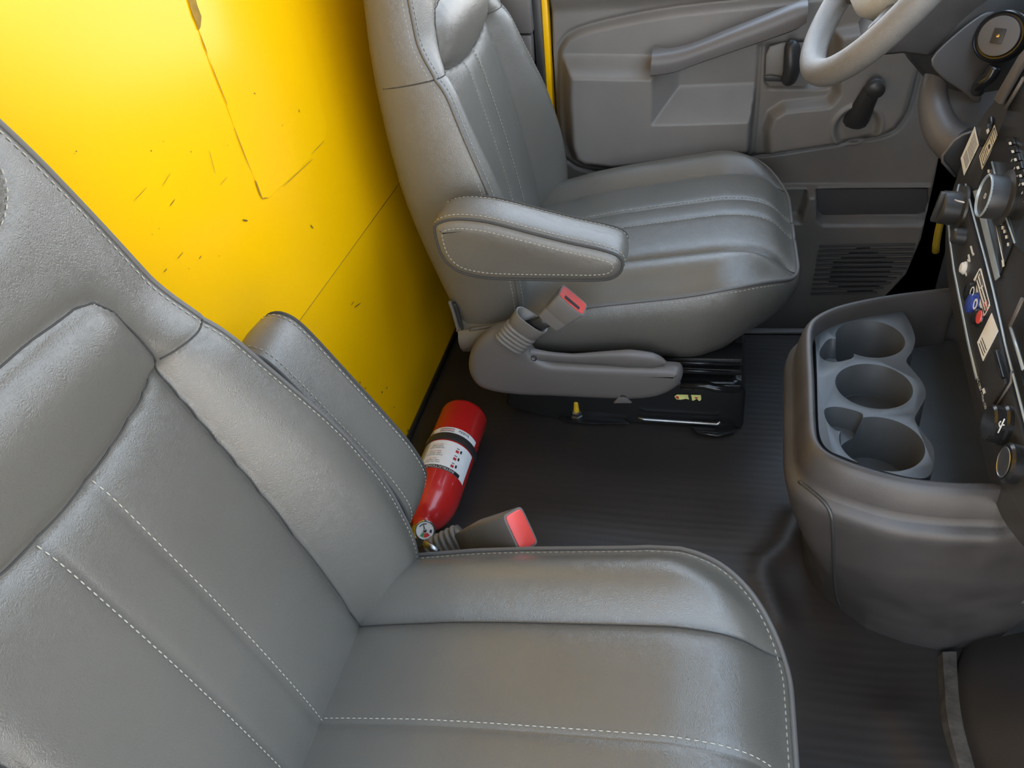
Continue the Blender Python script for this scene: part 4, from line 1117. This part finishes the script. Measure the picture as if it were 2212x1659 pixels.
    for px in ([(2073, 500), (2075, 499), (2076, 506), (2074, 507)], [(2067, 514), (2071, 508), (2073, 514), (2069, 519)], [(2096, 532), (2099, 531), (2103, 547), (2100, 549)], [(2101, 549), (2104, 546), (2105, 550), (2102, 553)], [(2091, 551), (2094, 549), (2096, 560), (2093, 562)], [(2090, 560), (2096, 560), (2096, 566), (2091, 565)], [(2085, 590), (2088, 588), (2089, 595), (2087, 597)], [(2097, 612), (2102, 609), (2103, 612), (2098, 616)], [(2099, 646), (2101, 645), (2102, 649), (2100, 650)]):
        pad('print', px, .0005, M_PRINT, root, 0, .0064)
    def button(nm, u, v, r_, m, h=.006, lens=None):
        kc = dp(u, v, .006)
        b_ = lathe(nm, kc, dN, [(r_*1.25, 0), (r_*1.2, .002), (r_, .003), (r_, h), (r_*.85, h+.0012), (0, h+.0014)], m, root, 28)
        return b_
    button('lamp_button', 2085, 579, .0065, M_PRINT, .004)
    b1 = button('recirculation_button', 2101, 631, .011, M_BLACKG); lathe('ring_mark', dp(2100, 631, .0135), dN, [(.005, 0), (.005, .0004), (.0064, .0004), (.0064, 0)], M_PRINT, b1, 20, cap=False)
    b2 = button('blue_button', 2109, 657, .011, M_BLUE, .008); lathe('ring_mark', dp(2107, 657, .0156), dN, [(.004, 0), (.004, .0004), (.0062, .0004), (.0062, 0)], M_PRINT, b2, 20, cap=False)
    b3 = button('red_button', 2117, 686, .009, M_BLACKG, .006); lathe('lens', dp(2116, 685, .0134), dN, [(.0075, 0), (.0072, .0012), (0, .0016)], M_REDB, b3, 20)
    # mains outlet door
    dr = pad('outlet_door', [(2150, 758), (2161, 756), (2178, 812), (2182, 828), (2146, 890), (2138, 893), (2120, 858), (2118, 836), (2128, 800)], .005, M_BLACK, root, .0015, .0055)
    pad('door_latch', [(2152, 760), (2159, 758), (2175, 815), (2170, 820), (2162, 800)], .0035, M_BLACKG, dr, .001, .0105)
    line('door_gap', [(2186, 802), (2184, 826), (2143, 893)], .0014, M_PLAST, dr, .0075)
    text_at('outlet_text', 'AC 120V ~ Max 150W', .0062, dp(2121, 852, .0112), -dL, dS, M_PRINT, dr)
    pad('plug_mark', [(2122, 841), (2126, 838), (2129, 848), (2125, 852)], .0004, M_PRINT, dr, 0, .0106)
    # usb cap and 12 volt socket
    u_ = lathe('usb_cap', dp(2177, 920, .004), dN, [(.0205, 0), (.0205, .006), (.0185, .008), (.0185, .016), (.0165, .018), (0, .018)], M_BLACKG, root, 40)
    for a, b in (((2156, 935), (2170, 905)), ((2160, 922), (2158, 915)), ((2164, 918), (2169, 918)), ((2158, 915), (2162, 910))):
        line('usb_mark', [a, b], .0006, M_PRINT, u_, .0225)
    s_ = lathe('power_socket', dp(2201, 1004, .004), dN, [(.0190, 0), (.0190, .010), (.0170, .0125), (.0145, .0125), (.0140, .011), (.0140, .006)], M_BLACKG, root, 40)
    lathe('socket_liner', dp(2201, 1004, .004), dN, [(.0145, .0130), (.0138, .0135), (.0128, .0125), (.0124, .008), (0, .008)], M_STEEL, s_, 36)
    # shelf recess on the right
    pad('storage_recess', [(2182, 702), (2212, 640), (2330, 560), (2330, 1100), (2262, 960), (2212, 830)], .001, M_BLACKG, root, 0, .0065)
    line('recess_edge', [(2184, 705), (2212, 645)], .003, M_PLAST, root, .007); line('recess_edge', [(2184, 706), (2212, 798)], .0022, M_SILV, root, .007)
    # lower driver side knee panel: rolled edge and glove
    def yb_(L, y): return [at(u, v, y=y) for u, v in L]
    path = cat([at(2040, 120, y=1.32), at(2022, 165, y=1.30), at(2016, 215, y=1.28), at(2026, 262, y=1.26), at(2050, 300, y=1.24), at(2090, 322, y=1.22), at(2140, 330, y=1.20)], 6)
    tube('knee_roll', path, np.interp(np.linspace(0, 1, len(path)), [0, .3, .7, 1], [.014, .020, .028, .030]), M_PLAST, root, 18)
    fill = [path[i]+np.array([.012, 0, .012]) for i in range(len(path))]; fb = [p+np.array([.20, -.02, .06]) for p in fill]
    v = [];
    for a, b in zip(fill, fb): v += [a, (a+b)/2, b]
    mesh('knee_panel', v, grid_f(len(fill), 3), M_BLACK, root)
    kp = prism('fuse_cover', yb_([(2108, 285), (2080, 291), (2062, 303), (2036, 336), (2035, 348), (2066, 384), (2100, 420), (2160, 420), (2160, 285)], 1.14), (.02, .05, -.01), M_BLACK, root, .004)
    line2 = yb_([(2106, 284), (2080, 291), (2061, 304), (2036, 336), (2036, 349), (2064, 381)], 1.138)
    tube('cover_edge', line2, .0022, M_PLAST, kp, 6)
    tube('wiring_cable', [at(2060, 420, y=1.30), at(2034, 470, y=1.30), at(2027, 500, y=1.30), at(2022, 528, y=1.30), at(2021, 545, y=1.30)], .006, M_BRASS, root, 8)
    # top pad, out of frame but part of the unit
    rbox('dash_top', (.66, .82, .83), (.34, 1.86, .06), M_BLACK, root, .02)
    rbox('dash_body', (.66, .62, .66), (.24, 1.3, .34), M_BLACK, root, .02)
build_dash()

# ================================================================== STEERING WHEEL AND COLUMN
def build_wheel():
    al = R_(36); Rw = .186
    bot = at(1757, 142, y=1.355); C = bot+Rw*np.array([math.sin(al), 0, math.cos(al)])
    dn = np.array([-math.sin(al), 0, -math.cos(al)]); lt = np.array([0, 1.0, 0]); axn = np.array([-math.cos(al), 0, math.sin(al)])
    root = thing('steering_wheel', tuple(C), 'grey leather steering wheel seen from the side', 'steering wheel')
    ring = [C+Rw*(math.cos(a)*dn+math.sin(a)*lt) for a in np.linspace(0, 2*math.pi, 96, endpoint=False)]
    tube('rim', ring, .0205, M_WHEEL, root, 20, True)
    for s in (-1, 1):
        for a in (58, 122):
            th = R_(a)*s; e1 = C+(Rw-.012)*(math.cos(th)*dn+math.sin(th)*lt); e0 = C+.05*(math.cos(th)*dn+math.sin(th)*lt)+axn*-.02
            tube('spoke', cat([e0, (e0+e1)/2-axn*.006, e1], 6), [.024]*6+[.024]*6+[.020], M_PLAST, root, 14, sq=.6)
    # airbag cover: soft rounded pad
    rings = []
    for h, k in ((-.03, .72), (-.012, .95), (.008, 1.0), (.022, .93), (.032, .72), (.036, .40)):
        rings.append([C+axn*h+k*(.092*math.copysign(abs(math.cos(a))**.75, math.cos(a))*dn+.118*math.copysign(abs(math.sin(a))**.75, math.sin(a))*lt) for a in np.linspace(0, 2*math.pi, 48, endpoint=False)])
    v, f = loft(rings); mesh('airbag_cover', v, f, M_PAD, root, recalc=True)
    # column shroud
    col = thing('steering_column', tuple(C-axn*.12), 'dark steering column shroud with round ignition lock', 'steering column')
    fw = -axn
    prism('lower_shroud', [at(u, v, y=1.27) for u, v in [(1864, 134), (1900, 123), (1950, 118), (2010, 126), (2062, 76), (2135, 5), (2200, -60), (1990, -70), (1935, 30)]], (.01, .17, .01), M_CONS, col, .012, 3)
    rings = []
    sdv = lt; upv = np.cross(fw, lt); upv = upv if upv[2] > 0 else -upv
    for h, w_, t_, dz in ((.035, .055, .050, -.005), (.05, .075, .068, -.010), (.10, .085, .080, -.018), (.20, .092, .090, -.025), (.30, .098, .098, -.03), (.40, .10, .10, -.03)):
        rings.append([C+fw*h+upv*dz+sdv*w_*math.copysign(abs(math.cos(a))**.6, math.cos(a))+upv*t_*math.copysign(abs(math.sin(a))**.6, math.sin(a)) for a in np.linspace(0, 2*math.pi, 40, endpoint=False)])
    v, f = loft(rings); mesh('shroud', v, f, M_BLACK, col, recalc=True)
    # ignition housing on the near flank
    ic = at(2158, 78, y=1.235); idr = CAM_POS-ic; idr /= np.linalg.norm(idr); ind = idr*.8+np.array([-.35, -.1, .15]); ind /= np.linalg.norm(ind)
    pxs = [(2010, 128), (2060, 75), (2120, 30), (2150, 26), (2190, 32), (2206, 60), (2200, 90), (2150, 130), (2120, 175), (2116, 226), (2075, 196), (2030, 165)]
    prism('ignition_housing', [at(u, v, y=1.255+.0002*(u-2100)) for u, v in cat(pxs, 3, True)], (.05, .10, -.03), M_SHROUD, col, .012, 3, 60)
    lk = lathe('ignition_lock', ic-ind*.006, ind, [(.034, -.01), (.034, .002), (.0315, .006), (.029, .004), (.027, .004), (.026, .007), (0, .007)], M_BLACKG, col, 48)
    lathe('lock_face', ic-ind*.006, ind, [(.0255, .0072), (.0255, .0085), (.024, .009), (0, .009)], M_PLAST, lk, 40)
    A = axis_mat(ind)
    rbox('key_slot_plate', ic+ind*.004, (.015, .019, .002), M_BLACK, lk, .0008, A)
    lathe('key_slot', ic+ind*.005, ind, [(.0025, 0), (.0022, .0008), (0, .001)], M_CHROME, lk, 12)
    # tilt lever tucked below
    tl = cat([at(2112, 196, y=1.22), at(2118, 182, y=1.21), at(2138, 166, y=1.205), at(2150, 145, y=1.205)], 6)
    tube('tilt_lever', tl, .009, M_BLACKG, col, 12)
build_wheel()
